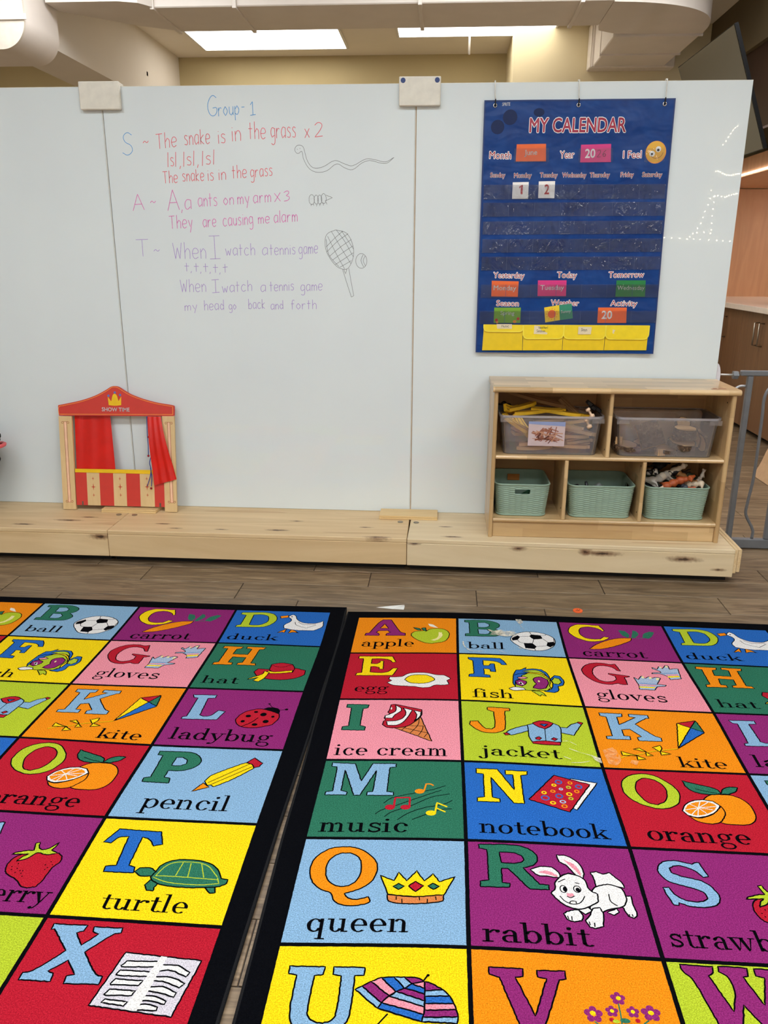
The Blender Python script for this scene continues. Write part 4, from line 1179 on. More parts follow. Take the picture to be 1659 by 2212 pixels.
# ------------------------------------------------------------------ calendar
CAL = """O blue 1394,18426 8714,18439
T ti 3201,17273 6916,17266 499 MY CALENDAR
T tm 1673,16325 2527,16306 262 Month
T tm 4451,16324 5011,16337 262 Year
T tm 6907,16315 7616,16327 262 I Feel
T td 1742,15630 2329,15629 168 Sunday
T td 2689,15612 3373,15621 168 Monday
T td 3708,15625 4395,15624 168 Tuesday
T td 4587,15623 5528,15621 168 Wednesday
T td 5675,15621 6442,15629 168 Thursday
T td 6872,15628 7375,15637 168 Friday
T td 7716,15636 8483,15634 168 Saturday
T wh 2095,18224 2403,18231 112 SPRITE
K or 2730,16838 3873,16848 3913,16214 2724,16213
T wh 3057,16441 3548,16455 187 June
K mg 5246,16811 6403,16835 6444,16175 5257,16169
T wh 5429,16335 5824,16344 312 20
T hw 5877,16354 6226,16383 262 26
E em 8148,16536 374 387
E ew 8244,16636 106 106
E ew 8020,16471 106 106
E bk 8242,16606 50 50
E bk 8011,16461 44 44
K cw 2643,15442 3278,15451 3286,14821 2647,14821
T rd 2915,14999 3054,14999 324 1
K cw 3674,15471 4317,15480 4326,14846 3684,14847
T rd 3913,14998 4106,14998 349 2
E db 1951,17470 262 262
E db 2423,17816 281 281
E db 3537,17981 212 150
G g 1819,18240
G g 5042,18230
G g 8315,18238
Q pk 1493,15345 8662,15368 8687,14822 1487,14796
Q pk 1498,14675 8689,14708 8722,14187 1497,14145
Q pk 2645,16687 3997,16696 4029,16188 2660,16178
Q pk 5175,16675 6486,16684 6514,16179 5186,16169
Q pk 7707,16663 8481,16675 8511,16182 7739,16170
Q pk 1521,13958 8681,14007 8706,13506 1513,13454
Q pk 1521,13276 8697,13330 8723,12812 1513,12749
Q pk 1519,12596 8714,12634 8739,12125 1512,12057
Q pk 1535,11491 8744,11546 8769,11027 1527,10958
Q pk 1519,10432 8796,10492 8816,10020 1528,9895
T tm 2030,11761 3301,11751 225 Yesterday
T tm 4637,11786 5431,11780 225 Today
T tm 6727,11798 8140,11817 225 Tomorrow
K or 1971,11644 3079,11628 3072,11009 1976,11018
T wh 2063,11271 2983,11265 187 Monday
K mg 3865,11671 5030,11678 5046,11050 3885,11042
T wh 3985,11294 4943,11301 187 Tuesday
K gn 7058,11690 8225,11696 8260,11051 7064,11042
T wh 7119,11315 8205,11322 162 Wednesday
T tm 2206,10641 3121,10632 218 Season
T tm 4453,10682 5599,10668 218 Weather
T tm 6897,10678 7970,10670 218 Activity
K lg 2123,10567 3222,10576 3227,9951 2122,9940
T wh 2386,10274 2966,10273 150 Spring
K ye 4189,10584 4796,10690 4867,10080 4268,9977
K tg 4796,10690 5307,10750 5396,10158 4867,10080
E or 4517,10321 168 168
T wh 4887,10363 5293,10395 112 Sunny
K or 6403,10601 7567,10611 7596,9991 6408,9980
T wh 6566,10152 6999,10156 312 20
E rd 2233,10056 62 62
E rd 3130,10121 62 62
E oj 2991,10006 75 62
E oj 2266,9970 50 50
P yp 1716,9879 3364,9878 3375,8827 1671,8807
P yp 3364,9878 5035,9893 5038,8846 3375,8827
P yp 5035,9893 6764,9898 6765,8866 5038,8846
P yp 6764,9898 8527,9904 8520,8887 6765,8866
F yf 1716,9879 3347,9877 281
F yf 3364,9878 5035,9893 561
F yf 5047,9894 6759,9898 561
F yf 6770,9898 8527,9904 561
K tp 2240,9901 2880,9907 2890,9718 2278,9712
K tp 3812,9853 4450,9831 4355,9503 3803,9515
K tp 5633,9831 6180,9825 6158,9522 5628,9516
K tp 7048,9730 7212,9686 7178,9549 7050,9571
T hw 2450,9771 2759,9774 112 Music
T hw 3993,9729 4370,9733 100 Weather/
T hw 3915,9585 4263,9588 112 Season
T hw 5762,9649 5992,9652 125 Days
O blue 8789,8774 1391,8716"""
def cy(x, z, d=0.0): return 3.5105-.012*(1.86-z)**1.6-.0014*math.sin(x*23+z*7)-.0010*math.sin(z*31-x*5)-d
t_ = NT('blue_vinyl'); v = t_.coord(); f = t_.noise(v, 9.0, 4, 0.6, 1.0)
t_.color(t_.ramp(f, [(0.3, lin((8, 50, 116))), (0.7, lin((14, 66, 136)))])); t_.rough(0.3); t_.b.inputs['Specular IOR Level'].default_value = .22; t_.bump(t_.noise(t_.coord((1, 1, 1.6)), 9.0, 2, 0.5, 0.3), 0.6, 0.012); M_vin = t_.m
CC = {'or': (238, 104, 40), 'mg': (216, 44, 128), 'gn': (28, 128, 66), 'lg': (120, 168, 48), 'ye': (240, 206, 40), 'tg': (44, 140, 110), 'cw': (252, 246, 242), 'tp': (228, 212, 178), 'wh': (255, 253, 250), 'rd': (196, 40, 44), 'em': (232, 176, 48), 'ew': (236, 234, 230), 'bk': (24, 24, 28), 'db': (14, 38, 88), 'oj': (236, 150, 60), 'cr': (168, 30, 62), 'yp': (236, 200, 20), 'yf': (244, 214, 30)}
CM = {k: plain('print_'+{'or': 'orange', 'mg': 'magenta', 'gn': 'green', 'lg': 'leaf_green', 'ye': 'yellow', 'tg': 'teal', 'cw': 'card_white', 'tp': 'masking_tape', 'wh': 'white', 'rd': 'red', 'em': 'emoji_yellow', 'ew': 'eye_white', 'bk': 'black', 'db': 'dark_blue', 'oj': 'light_orange', 'cr': 'crimson', 'yp': 'pocket_yellow', 'yf': 'flap_yellow'}[k], c, 0.35, var=0.04, vs=40) for k, c in CC.items()}
cal = thing('pocket_calendar', 'blue vinyl pocket chart reading MY CALENDAR hung on the right whiteboard panel', 'calendar', (.5, 3.5, .87))
def cgrid(mb, q, d, nx=10, nz=4, mat=0, thick=0.0):
    # q: tl, tr, br, bl
    tl, tr, br, bl = [np.array(p) for p in q]; vs = []
    for j in range(nz+1):
        for i in range(nx+1):
            s, u = i/nx, j/nz; p = (tl*(1-s)+tr*s)*(1-u)+(bl*(1-s)+br*s)*u; vs.append((p[0], cy(p[0], p[1], d), p[1]))
    fs = [(j*(nx+1)+i, (j+1)*(nx+1)+i, (j+1)*(nx+1)+i+1, j*(nx+1)+i+1) for j in range(nz) for i in range(nx)]
    mb.add(vs, fs, mat, True)
    if thick:
        n = (nx+1)*(nz+1); vb = [(p[0], p[1]+thick, p[2]) for p in vs]; mb.add(vb, fs, mat)
        ring = list(range(nx+1))+[j*(nx+1)+nx for j in range(1, nz+1)]+[nz*(nx+1)+i for i in range(nx-1, -1, -1)]+[j*(nx+1) for j in range(nz-1, 0, -1)]
        k = len(ring); mb.add([vs[i] for i in ring]+[vb[i] for i in ring], [(i, (i+1) % k, (i+1) % k+k, i+k) for i in range(k)], mat)
sheet = MB(); cgrid(sheet, [(.1394, 1.8428), (.8713, 1.8437), (.8822, .8735), (.1410, .8715)], 0, 40, 50, 0, .0012); sheet.build('sheet', M_vin, cal)
hem = MB()
for q in ([(.1394, 1.8428), (.8713, 1.8437), (.8714, 1.8385), (.1394, 1.8375)], [(.1394, 1.8428), (.1444, 1.8428), (.146, .8735), (.141, .8715)], [(.8663, 1.8437), (.8713, 1.8437), (.8822, .8735), (.8772, .8735)]): cgrid(hem, q, .0012, 12, 12, 0, 0)
hem.build('hem', plain('hem_blue', (16, 48, 108), 0.5), cal)
cards = []; texts = []; ells = []; pockets = []; ypock = []; yflap = []; grom = []
P2 = lambda s: tuple(int(v)/1e4 for v in s.split(','))
for ln in CAL.strip().split('\n'):
    q = ln.split()
    if q[0] == 'T': texts.append((q[1], P2(q[2]), P2(q[3]), int(q[4])/1e4, ' '.join(q[5:])))
    elif q[0] == 'K': cards.append((q[1], [P2(s) for s in q[2:]]))
    elif q[0] == 'E': ells.append((q[1], P2(q[2]), int(q[3])/1e4, int(q[4])/1e4))
    elif q[0] == 'Q': pockets.append([P2(s) for s in q[2:]])
    elif q[0] == 'P': ypock.append([P2(s) for s in q[2:]])
    elif q[0] == 'F': yflap.append((P2(q[2]), P2(q[3]), int(q[4])/1e4))
    elif q[0] == 'G': grom.append(P2(q[2]))
fy = lambda d: (lambda x, z: cy(x, z, d))
let = MB()
for k, a, b, cap, s in texts:
    if k in ('ti', 'tm', 'td'):
        let = MB()
        put_text(let, s, a[0], a[1], b[0], b[1], cap, fy(.0009), 0, {'ti': .052, 'tm': .058, 'td': .058}[k])
        put_text(let, s, a[0], a[1], b[0], b[1], cap, fy(.0013), 1, {'ti': .018, 'tm': .020, 'td': .016}[k])
        let.build('printed_word', [CM['wh'], CM['cr']], cal)
let = MB(); put_text(let, 'SPRITE', .2095, 1.8224, .2403, 1.8231, .0112, fy(.0009), 0, .015); let.build('brand_print', CM['wh'], cal)
for k, c, rx, ry in ells:
    if k == 'db':
        let = MB()
        n = 20; P = [(c[0]+rx*math.cos(2*math.pi*i/n), c[1]+ry*math.sin(2*math.pi*i/n)) for i in range(n)]
        let.add([(x, cy(x, z, .0006), z) for x, z in P], [tuple(range(n))], 0); let.build('dark_patch', plain('patch_navy', (8, 30, 78), .35, spec=.2), cal)
def disc_c(mb, c, rx, ry, d, mat=0, n=22):
    mb.add([(c[0]+rx*math.cos(2*math.pi*i/n), cy(c[0], c[1], d), c[1]+ry*math.sin(2*math.pi*i/n)) for i in range(n)], [tuple(range(n))], mat)
M_pvc = clear_plastic('pocket_vinyl', (0.92, 0.92, 0.93), 0.10, 0.3, 0.9, 16.0, 1.0, (.15, .15, .18), .02); M_pvc2 = clear_plastic('card_pocket_vinyl', (0.96, 0.96, 0.96), 0.03, 0.25, 0.35, 14.0, 1.0, (.2, .2, .2), .01)
for i, q in enumerate(pockets):
    mb = MB(); cgrid(mb, q, .0042, 30, 4)
    mb.build('clear_pocket', M_pvc2 if (q[1][0]-q[0][0] < .3 or q[0][1] < 1.2) else M_pvc, cal)
sm = MB()
for q in pockets:
    if q[1][0]-q[0][0] > .3:
        n = 7
        for k in range(1, n):
            s = k/n; a = (q[0][0]*(1-s)+q[1][0]*s, q[0][1]*(1-s)+q[1][1]*s); b = (q[3][0]*(1-s)+q[2][0]*s, q[3][1]*(1-s)+q[2][1]*s)
            sm.add([(a[0]-.0006, cy(*a, .0046), a[1]), (a[0]+.0006, cy(*a, .0046), a[1]), (b[0]+.0006, cy(*b, .0046), b[1]), (b[0]-.0006, cy(*b, .0046), b[1])], [(0, 1, 2, 3)])
sm.build('pocket_seam', plain('seam_blue', (64, 84, 130), 0.4), cal)
mid = lambda q: (sum(p[0] for p in q)/len(q), sum(p[1] for p in q)/len(q))
labs = ['orange card reading June beside Month', 'magenta card reading 20 and 26 beside Year', 'white card numbered one under Monday', 'white card numbered two under Tuesday',
        'orange card reading Monday under Yesterday', 'magenta card reading Tuesday under Today', 'green card reading Wednesday under Tomorrow', 'green card reading Spring under Season',
        'yellow and teal card with a sun reading Sunny', None, 'orange card reading 20 under Activity']
paper = [c for c in cards if c[0] != 'tp']; tapes = [c for c in cards if c[0] == 'tp']
D0 = .0020
for i, (k, q) in enumerate(paper):
    if labs[i] is None: continue
    c = mid(q); mb = MB(); cgrid(mb, q, D0, 4, 3, 0, .0004); mats = [CM[k], CM['wh'], CM['bk'], CM['rd'], CM['oj'], CM['tg'], CM['or']]
    xs = [p[0] for p in q]; zs = [p[1] for p in q]; X0, X1, Z0, Z1 = min(xs), max(xs), min(zs), max(zs)
    if k == 'ye': cgrid(mb, paper[i+1][1], D0, 4, 3, 5, .0004); X1 = max(p[0] for p in paper[i+1][1])
    for (tk, a, b, cap, s) in texts:
        if tk in ('wh', 'rd', 'hw') and X0-.005 < (a[0]+b[0])/2 < X1+.005 and Z0-.004 < a[1] < Z1:
            if tk == 'hw': strokes_mesh(mb, hand(s, a[0], a[1], b[0], b[1], cap*.62), .0016, fy(D0+.0006), 2)
            else: put_text(mb, s, a[0], a[1], b[0], b[1], cap, fy(D0+.0005), 1 if tk == 'wh' else 3, .02 if s in ('20', '1', '2') else .012)
    for (ek, ec, rx, ry) in ells:
        if ek in ('or', 'rd', 'oj') and X0 < ec[0] < X1 and Z0 < ec[1] < Z1:
            disc_c(mb, ec, rx, ry, D0+.0005, {'or': 6, 'rd': 3, 'oj': 4}[ek])
            if ek == 'or':
                for a_ in range(12):
                    u = a_*math.pi/6; disc_c(mb, (ec[0]+rx*1.3*math.cos(u), ec[1]+rx*1.3*math.sin(u)), rx*.12, rx*.12, D0+.0005, 6, 8)
    solo('calendar_card', mb, mats, labs[i]+' on the blue calendar', 'card', 'cards in the calendar pockets', (c[0], 3.5, Z0))
mb = MB(); em = {k: [e for e in ells if e[0] == k] for k in ('em', 'ew', 'bk')}
e0 = em['em'][0]; disc_c(mb, e0[1], e0[2], e0[3], D0, 0, 30); disc_c(mb, (e0[1][0]+.001, e0[1][1]-.001), e0[2]*1.06, e0[3]*1.06, D0-.0004, 4, 30)
for e in em['ew']: disc_c(mb, e[1], e[2], e[3], D0+.0006, 1)
for e in em['bk']: disc_c(mb, e[1], e[2], e[3], D0+.001, 2, 14)
strokes_mesh(mb, [[np.array(p) for p in arc(e0[1][0]+.003, e0[1][1]+.003, .026, 215, 350, 12)]], .0014, fy(D0+.0007), 3)
solo('face_card', mb, [CM['em'], CM['ew'], CM['bk'], plain('smile_brown', (130, 70, 20), 0.5), CM['oj']], 'round yellow smiling face with googly eyes beside I Feel', 'card', 'cards in the calendar pockets', (e0[1][0], 3.5, e0[1][1]-e0[3]))
tw = [x for x in texts if x[0] == 'hw']
for i, q in enumerate(ypock):
    a, b, h = yflap[i]; ps = MB(); qq = [(q[0][0]+.001, q[0][1]), (q[1][0]-.001, q[1][1]), (q[2][0]-.001, q[2][1]), (q[3][0]+.001, q[3][1])]
    cgrid(ps, qq, .006, 10, 6, 0, .004); po = ps.build('yellow_pocket', CM['yp'], cal)
    w = b[0]-a[0]; r = min(.02, h*.6)
    P = [(a[0], a[1]), (b[0], b[1])]+[(p[0], p[1]) for p in arc(b[0]-r, b[1]-h+r, r, 0, -90, 6)]+[(p[0], p[1]) for p in arc(a[0]+r, a[1]-h+r, r, -90, -180, 6)]
    fm = MB(); n = len(P); F2 = [(x, cy(x, z, .011), z) for x, z in P]; Bk = [(x, cy(x, z, .0075), z) for x, z in P]
    fm.add(F2+Bk, [tuple(range(n)), tuple(range(n, 2*n))]+[(i_, (i_+1) % n, (i_+1) % n+n, i_+n) for i_ in range(n)])
    R_ = [np.array(p) for p in resample([np.array(p) for p in P[1:]+[P[0]]], False, .01)]
    V, Fs = ribbon(R_, .0042, False); fm.add([(p[0], cy(p[0], p[1], .0118), p[1]) for p in V], Fs, 1)
    fm.build('flap', [CM['yf'], plain('piping_yellow', (250, 228, 70), 0.35)], po)
    k, tq = tapes[i]; tm = MB(); cgrid(tm, tq, .0122, 3, 3, 0)
    c = mid(tq)
    for (tk, ta, tb, cap, s) in tw:
        if abs((ta[0]+tb[0])/2-c[0]) < .03 and abs(ta[1]-c[1]) < .03:
            for wd in s.split(): strokes_mesh(tm, hand(wd, ta[0], ta[1], tb[0], tb[1], cap*.62), .0011, fy(.0127), 1)
    tm.build('tape_label', [CM['tp'], CM['bk']], po)
M_st = plain('bright_steel', (200, 198, 194), 0.25, 0.9); M_wire = plain('white_wire', (222, 218, 208), 0.35)
for (x, z) in grom:
    mb = MB(); ring = [(x+.0062*math.cos(a), cy(x, z, .002), z+.0062*math.sin(a)) for a in [2*math.pi*k/16 for k in range(17)]]
    mb.tube(ring, .0022, 8); mb.build('grommet', M_st, cal)
for i, (x, z) in enumerate(grom):
    lab = ('left', 'middle', 'right')[i]; t = thing('hanging_hook', '%s wire hook holding the calendar on the whiteboard top edge' % lab, 'hook', (x, 3.51, z), 'hooks holding the calendar')
    yy = cy(x, z, .004); sh = -.003 if i < 2 else .003
    MB().tube([(x+sh, 3.552, 1.86), (x+sh, 3.552, ZP+.005), (x+sh, 3.535, ZP+.009), (x+sh, 3.512, ZP+.006), (x+sh*.7, 3.509, 1.86), (x+.001, yy-.001, z+.022)], .0021, 8).build('hook_wire', M_wire, t)
    MB().tube([(x+.001, yy-.001, z+.022), (x, yy-.003, z+.006), (x, yy-.004, z-.002), (x, yy+.002, z-.0035)], .0024, 8).build('hook_tip', M_dark, t)

# ------------------------------------------------------------------ toy theatre (leans back)
TH = {l.split()[0]: [tuple(int(v)/1e4 for v in q.split(',')) for q in l.split()[1:]] for l in """roof -17132,4680 -17116,4740 -16898,4783 -16063,4967 -15395,5192 -14891,5448 -14660,5589 -14495,5623 -14313,5587 -14074,5441 -13755,5268 -13192,5068 -12586,4920 -11879,4813 -11820,4758 -11832,4363 -11893,4338 -17113,4272 -17152,4320
roofline -17091,4660 -16881,4724 -16066,4908 -15376,5144 -14852,5409 -14641,5550 -14497,5584 -14335,5547 -14116,5408 -13777,5224 -13193,5020 -12588,4872 -11880,4765 -11883,4409 -17109,4336
crown -14822,5153 -14668,4938 -14594,5216 -14509,5296 -14410,5219 -14339,4955 -14208,5170 -14224,4786 -14512,4754 -14790,4777
dots -14788,5193 -14495,5336 -14254,5233
left -17135,4248 -16533,4258 -16538,135 -16522,52 -17093,17
leftline -16899,4004 -16775,4006 -16759,345 -16878,342
right -12382,4330 -11832,4339 -11731,152 -12325,137
rightline -12142,4056 -12028,4058 -11984,434 -12108,431
base -16518,1751 -12311,1843 -12338,248 -16517,144
rail -16517,1939 -12479,2010 -12485,1840 -16518,1759
stripes -16389,4253 -15308,3076 -14117,1877 -12831,762
open -16504,4259 -12403,4321
curtainL -16480,4259 -14840,4287 -14693,1995 -16508,1947
curtainR -13015,4311 -12403,4321 -12260,3687 -11965,2651 -11773,1522 -12335,1367 -12795,1222 -12873,1945 -12900,2349 -12803,3357
cord -13056,4310 -13063,3553 -13040,3032 -13045,2548
cord2 -12914,2551 -13007,2226 -12954,1984 -12986,1658 -13149,1164
cord3 -12973,2024 -12928,1537 -12962,1169
beads -12999,3394 -13037,2548 -12965,1079
slots -16247,308 -16179,164 -12635,418 -12558,255
text -15118,4506 -13845,4527
stars -15684,1454 -15681,1073 -15678,694 -14432,1474 -14427,1102 -14422,724 -13186,1502 -13179,1131 -13172,754""".strip().split('\n')}
TP0 = Vector((0, 3.43, ZT)); TD = Vector((0, .075, .553)).normalized(); TN = Vector((0, -TD.z, TD.y))
def T3(x, h, d=0.0): p = TP0+TD*h+TN*d; return (x, p.y, p.z)
def tplate(mb, poly, d0, d1, mat=0):
    n = len(poly); tr = geometry.tessellate_polygon([[Vector((p[0], p[1], 0)) for p in poly]])
    mb.add([T3(p[0], p[1], d1) for p in poly]+[T3(p[0], p[1], d0) for p in poly], [tuple(t) for t in tr]+[tuple(i+n for i in t) for t in tr]+[(i, (i+1) % n, (i+1) % n+n, i+n) for i in range(n)], mat)
def tline(mb, pts, w, d, mat=0, closed=False, sm=True):
    P = smooth2(pts, closed, .3) if sm else [np.array(p) for p in pts]; P = resample(P, closed, .004); V, Fs = ribbon(P, w, closed); mb.add([T3(p[0], p[1], d) for p in V], Fs, mat)
th = thing('toy_theatre', 'red and wood puppet theatre reading SHOW TIME leaning on the whiteboard', 'toy theatre', (-1.44, 3.43, ZT))
M_red = plain('theatre_red', (206, 58, 48), 0.45, var=0.03); M_thw = wood('theatre_wood', (222, 184, 128), (236, 204, 150), 'Z', 30, 8, 0.5)
M_yel = plain('theatre_yellow', (240, 192, 20), 0.45); M_orl = plain('theatre_line_orange', (246, 150, 64), 0.45); M_pk = plain('theatre_line_pink', (244, 198, 164), 0.5); M_dr = plain('theatre_dark_red', (160, 58, 40), 0.5)
H = lambda x: (x-.00)
mb = MB(); ro = [(float(p[0]), float(p[1])) for p in smooth2(TH['roof'][:-1], True, .55)]; tplate(mb, ro, .0, .012, 0)
tline(mb, TH['roofline'], .0026, .0126, 1, True)
cr_ = [(float(p[0]), float(p[1])) for p in smooth2(TH['crown'], True, .3)]; tplate(mb, cr_, .012, .0125, 2)
for p in TH['dots']: tplate(mb, arc(p[0], p[1], .0055, 0, 340, 12), .012, .0125, 3)
mb.build('roof', [M_red, M_orl, M_yel, plain('crown_dot_blue', (96, 110, 180), 0.5)], th)
tx = MB(); V, P = text2d('SHOW TIME', .022); a, b = min(v[0] for v in V), max(v[0] for v in V); x0, x1 = TH['text'][0][0], TH['text'][1][0]; s = (x1-x0)/(b-a); hh = .0172/max(v[1] for v in V)
tx.add([T3(x0+(v[0]-a)*s, .4506+v[1]*hh, .0128) for v in V], P); tx.build('sign_lettering', CM['wh'], th)
for key, lk in (('left', 'leftline'), ('right', 'rightline')):
    q = TH[key]; q = [(p[0], max(0.001, p[1])) for p in q]; mb = MB()
    if key == 'left': q = [q[0], q[1], (q[1][0], .001), (q[0][0], .001)]
    else: q = [q[0], q[1], (q[1][0], .001), (q[0][0], .001)]
    tplate(mb, [q[0], q[1], q[2], q[3]], 0, .012, 0)
    L4 = TH[lk]; tplate(mb, L4, .012, .0123, 1); tline(mb, [L4[0], L4[3]], .0016, .0127, 2, False, False); tline(mb, [L4[1], L4[2]], .0016, .0127, 2, False, False)
    for (pa, pb, sg) in ((L4[0], L4[1], 1), (L4[3], L4[2], -1)):
        for c, sx in ((pa, -1), (pb, 1)):
            sp = [(c[0]+sx*(.0065+r*math.cos(u)), c[1]+sg*(-.0045+0)-sg*(-r*math.sin(u))) for u, r in [(math.pi*(1-k*.2), .0065-.00042*k) for k in range(12)]]
            tline(mb, [(c[0], c[1])]+sp[2:], .0015, .0128, 2)
        tline(mb, [pa, pb], .0015, .0127, 2, False, False)
    mb.build('pillar', [M_thw, M_pk, M_dr], th)
x0, x1 = TH['base'][0][0]+.002, TH['base'][1][0]-.002
slots = [(TH['slots'][0][0], TH['slots'][1][0]), (TH['slots'][2][0], TH['slots'][3][0])]
edges = [x0, TH['stripes'][0][0]+.007, -1.5377+.0, -1.4852, -1.4225, -1.3715, -1.3100, -1.2700, x1]
def sx_(px): return -1.6518+(px-330)/(1342-330)*(x1-x0)
edges = [x0, sx_(462), sx_(607), sx_(762), sx_(908), sx_(1062), sx_(1222), x1]
mb = MB()
for i in range(len(edges)-1):
    z0 = .022
    tplate(mb, [(edges[i], .172), (edges[i+1], .172), (edges[i+1], .022), (edges[i], .022)], .001, .010, i % 2)
for k, p in enumerate(TH['stars']):
    r = .0115 if k % 3 == 1 else .0065
    st = [(p[0]+(r if j % 2 == 0 else r*.28)*math.sin(j*math.pi/4), p[1]+(r*1.45 if j % 2 == 0 else r*.28)*math.cos(j*math.pi/4)) for j in range(8)]
    tplate(mb, st, .010, .0104, 2)
for a, b in slots: tplate(mb, [(a, .040), (b, .040), (b, .0225), (a, .0225)], .0100, .0104, 3)
mb.build('stage_front', [M_red, M_thw, plain('star_red', (190, 70, 44), 0.5), plain('slot_dark', (96, 84, 70), 0.7)], th)
mb = MB(); tplate(mb, [(x0, .188), (x1, .190), (x1, .1725), (x0, .1725)], .001, .012); mb.build('stage_rail', M_yel, th)
mb = MB(); mb.tube([T3(-1.653, .432, -.004), T3(-1.238, .434, -.004)], .003, 8); mb.build('curtain_rod', M_thw, th)
M_cur = plain('red_satin', (214, 22, 10), 0.38, var=0.10, vs=12)
def cloth(name, top, bot, n, amp, dep):
    mb = MB(); vs = []; m = 14
    for j in range(m+1):
        u = j/m
        for i in range(n+1):
            s = i/n; a = (top[0][0]*(1-s)+top[1][0]*s, top[0][1]*(1-s)+top[1][1]*s); b = (bot[0][0]*(1-s)+bot[1][0]*s, bot[0][1]*(1-s)+bot[1][1]*s)
            w = u**1.15 if dep else u
            x = a[0]*(1-w)+b[0]*w; h = a[1]*(1-u)+b[1]*u
            vs.append(T3(x, h, (dep and .021 or -.008)+amp*math.sin(s*17+u*1.5)*(.4+.6*u if dep else 1)+(dep*math.sin(math.pi*min(1, u*1.3)) if dep else 0)))
    mb.add(vs, [(j*(n+1)+i, (j+1)*(n+1)+i, (j+1)*(n+1)+i+1, j*(n+1)+i+1) for j in range(m) for i in range(n)], 0, True)
    return mb.build(name, M_cur, th)
cL = TH['curtainL']; cR = TH['curtainR']
c1 = cloth('curtain', [(cL[0][0], .431), (cL[1][0], .431)], [(cL[3][0]+.001, .185), (cL[2][0], .185)], 24, .0022, 0); c1['label'] = 'red curtain hanging straight on the left'
c2 = cloth('curtain', [(cR[0][0], .431), (cR[1][0], .431)], [(cR[6][0], cR[6][1]), (cR[4][0], cR[4][1])], 24, .004, .010); c2['label'] = 'red curtain pulled out in front of the right pillar'
mb = MB()
for k in ('cord', 'cord2', 'cord3'):
    P = smooth2(TH[k], False, -1); mb.tube([T3(p[0], p[1], .016) for p in P], .0017, 6)
co = mb.build('curtain_cord', plain('royal_blue_cord', (22, 52, 150), 0.7), th)
for p in TH['beads']:
    mb = MB(); mb.ball(T3(p[0], p[1], .018), .0052); mb.build('pompom', plain('dark_red_pompom', (150, 20, 40), 0.9), co)

# ------------------------------------------------------------------ cubby shelf
M_sh = wood('shelf_birch', (216, 178, 128), (234, 202, 152), 'X', 30, 12, 0.32, planks=0.052, coat=0.35)
M_shz = wood('shelf_birch_upright', (214, 176, 126), (232, 200, 150), 'Z', 30, 12, 0.32, planks=0.06, coat=0.3)
M_shb = wood('shelf_birch_back', (186, 142, 92), (206, 162, 108), 'X', 24, 10, 0.5, planks=0.07)
YS0, YS1 = 3.195, 3.500
shf = thing('cubby_shelf', 'light wood two-tier cubby shelf holding bins and baskets', 'shelf', (.21, YS0, ZT))
def nosed(mb, x0, x1, y0, y1, z0, z1):
    r = (z1-z0)/2; P = [(y1, z1), (y1, z0)]+[(y0+r-r*math.sin(a), (z0+z1)/2-r*math.cos(a)) for a in [math.pi*k/8 for k in range(9)]]
    return mb.prism(P, x0, x1, 'X')
def nosedv(mb, x0, x1, y0, y1, z0, z1):
    r = (x1-x0)/2; P = [(x1, y1), (x0, y1)]+[((x0+x1)/2-r*math.cos(a), y0+r-r*math.sin(a)) for a in [math.pi*k/8 for k in range(9)]]
    return mb.prism(P, z0, z1, 'Z')
nosed(MB(), .203, 1.153, YS0-.012, YS1, .7495, .7715).build('top_board', M_sh, shf)
nosedv(MB(), .209, .226, YS0, YS1, ZT+.0004, .749).build('side_panel', M_shz, shf)
nosedv(MB(), 1.124, 1.143, YS0, YS1, ZT+.0004, .749).build('side_panel', M_shz, shf)
nosed(MB(), .2262, 1.1238, YS0+.003, YS1-.008, .478, .494).build('shelf_board', M_sh, shf)
nosed(MB(), .2262, 1.1238, YS0+.003, YS1-.008, .211, .229).build('bottom_board', M_sh, shf)
nosedv(MB(), .661, .677, YS0+.004, YS1-.008, .4943, .7492).build('divider', M_shz, shf)
for x in (.504, .812): nosedv(MB(), x, x+.016, YS0+.004, YS1-.008, .2293, .4777).build('divider', M_shz, shf)
MB().box(.2262, 1.1238, YS0+.012, YS0+.028, ZT+.0005, .2107, .002).build('kick_board', M_sh, shf)
MB().box(.2262, 1.1238, YS1-.0078, YS1-.0005, .2112, .7493).build('back_panel', M_shb, shf)
M_hole = plain('screw_hole', (40, 26, 16), 0.6)
for (x, y, z) in ((.6606, 3.23, .72), (.6606, 3.23, .52), (.8116, 3.23, .455), (.8116, 3.23, .26), (.5036, 3.23, .27), (1.1236, 3.245, .715)):
    mb = MB(); mb.disc((x, y, z), (1, 0, 0), .0035, .001, 12); mb.build('screw_head', M_hole, shf)
mb = MB()
for q in ((1.045, 3.205, 1.075, 3.222), (1.078, 3.214, 1.105, 3.236), (1.058, 3.228, 1.072, 3.244)): mb.box(q[0], q[2], q[1], q[3], .7716, .7719)
mb.build('worn_spot', plain('worn_wood', (168, 116, 84), 0.6), shf)

